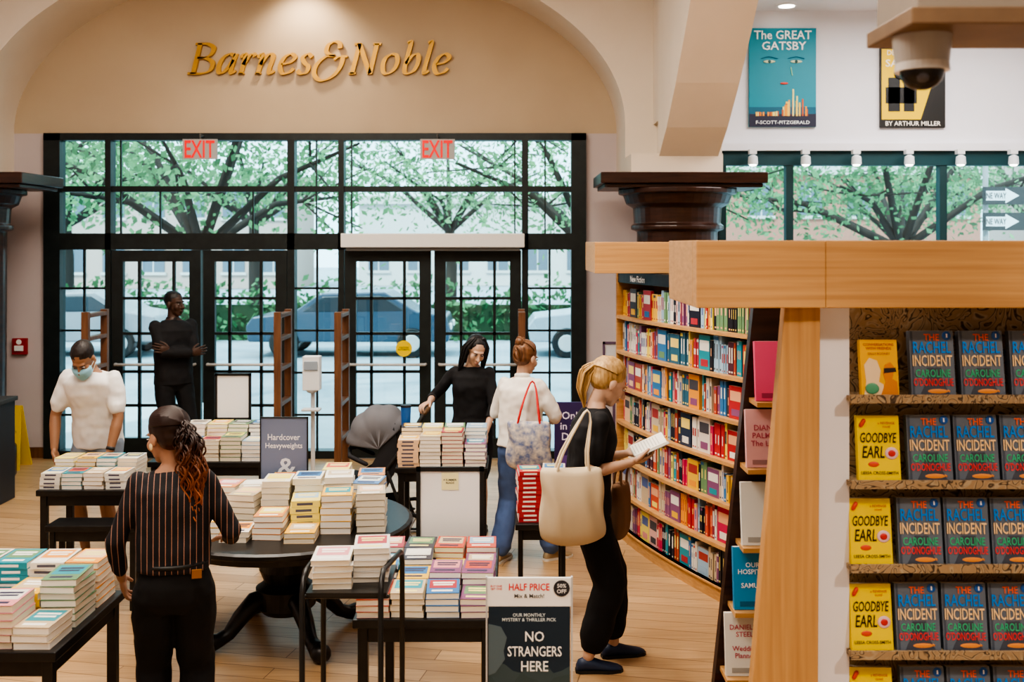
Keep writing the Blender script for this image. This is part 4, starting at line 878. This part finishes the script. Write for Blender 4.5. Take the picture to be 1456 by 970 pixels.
for z in (3.1,2.72): m.box(wx(1398,15.5),wx(1470,15.5),15.5,15.53,z-.13,z+.13,(.03,.03,.03)); m.prism([(wx(1402,15.5),z-.07),(wx(1402,15.5),z+.07),(7.25,z+.07),(7.25,z+.11),(7.45,z),(7.25,z-.11),(7.25,z-.07)],15.495,15.5,(.75,.75,.75)); m.text('ONE WAY',(7.08,15.49,z),.36,(.03,.03,.03),height=.09)
m.obj('one_way_street_sign',VC)
# ---------------------------------------------------------------- lights
def area(name,loc,sz,pw,col=(1,.90,.78)):
    l=bpy.data.lights.new(name,'AREA'); l.energy=pw; l.size=sz; l.color=col
    o=bpy.data.objects.new(name,l); COL.objects.link(o); o.location=loc
area('ceiling_light',(-2.4,7.6,5.55),2.4,215); area('ceiling_light',(-2.2,3.2,5.6),2.4,225); area('ceiling_light',(4.4,9.3,4.9),2.5,170,(1,.96,.94)); area('ceiling_light',(.6,.6,5.0),1.4,110)
area('ceiling_light',(.3,6.6,5.2),.9,90)
def spot(loc,tgt,pw,ang,col=(1,.85,.66)):
    l=bpy.data.lights.new('spot_lamp','SPOT'); l.energy=pw; l.spot_size=R(ang); l.spot_blend=.8; l.color=col; l.shadow_soft_size=.1
    o=bpy.data.objects.new('spot_lamp',l); COL.objects.link(o); o.location=loc; o.rotation_euler=(V(tgt)-V(loc)).to_track_quat('-Z','Y').to_euler()
spot((-2.3,11.35,5.35),(-2.3,11.8,3.9),75,110)
spot((3.4,.9,4.7),(1.8,3.8,1.4),300,50,(1,.90,.78))  # added spot out of view, no known fixture there; brightens the face-out books
spot((-.6,5.2,5.2),(1.3,7.3,1.2),230,55,(1,.90,.78))
sun=bpy.data.lights.new('sun','SUN'); sun.energy=4; sun.angle=.05; sun.color=(1,.96,.9); o=bpy.data.objects.new('sun',sun); COL.objects.link(o); o.rotation_euler=(R(35),R(-25),0)
w=bpy.data.worlds.new('World'); scene.world=w; w.use_nodes=True; bg=w.node_tree.nodes['Background']; bg.inputs['Color'].default_value=(.72,.91,1,1); bg.inputs['Strength'].default_value=3.3
# ---------------------------------------------------------------- camera
cd=bpy.data.cameras.new('camera'); cd.sensor_width=36; cd.lens=36*F/1456; cd.shift_y=-139/1456; cd.clip_start=.05
cd.dof.use_dof=True; cd.dof.focus_distance=6.0; cd.dof.aperture_fstop=3.2
co=bpy.data.objects.new('camera',cd); COL.objects.link(co); co.location=(0,0,2.4); co.rotation_euler=(R(90),0,0); scene.camera=co
try: scene.view_settings.look='AgX - High Contrast'
except Exception as e: print(e)
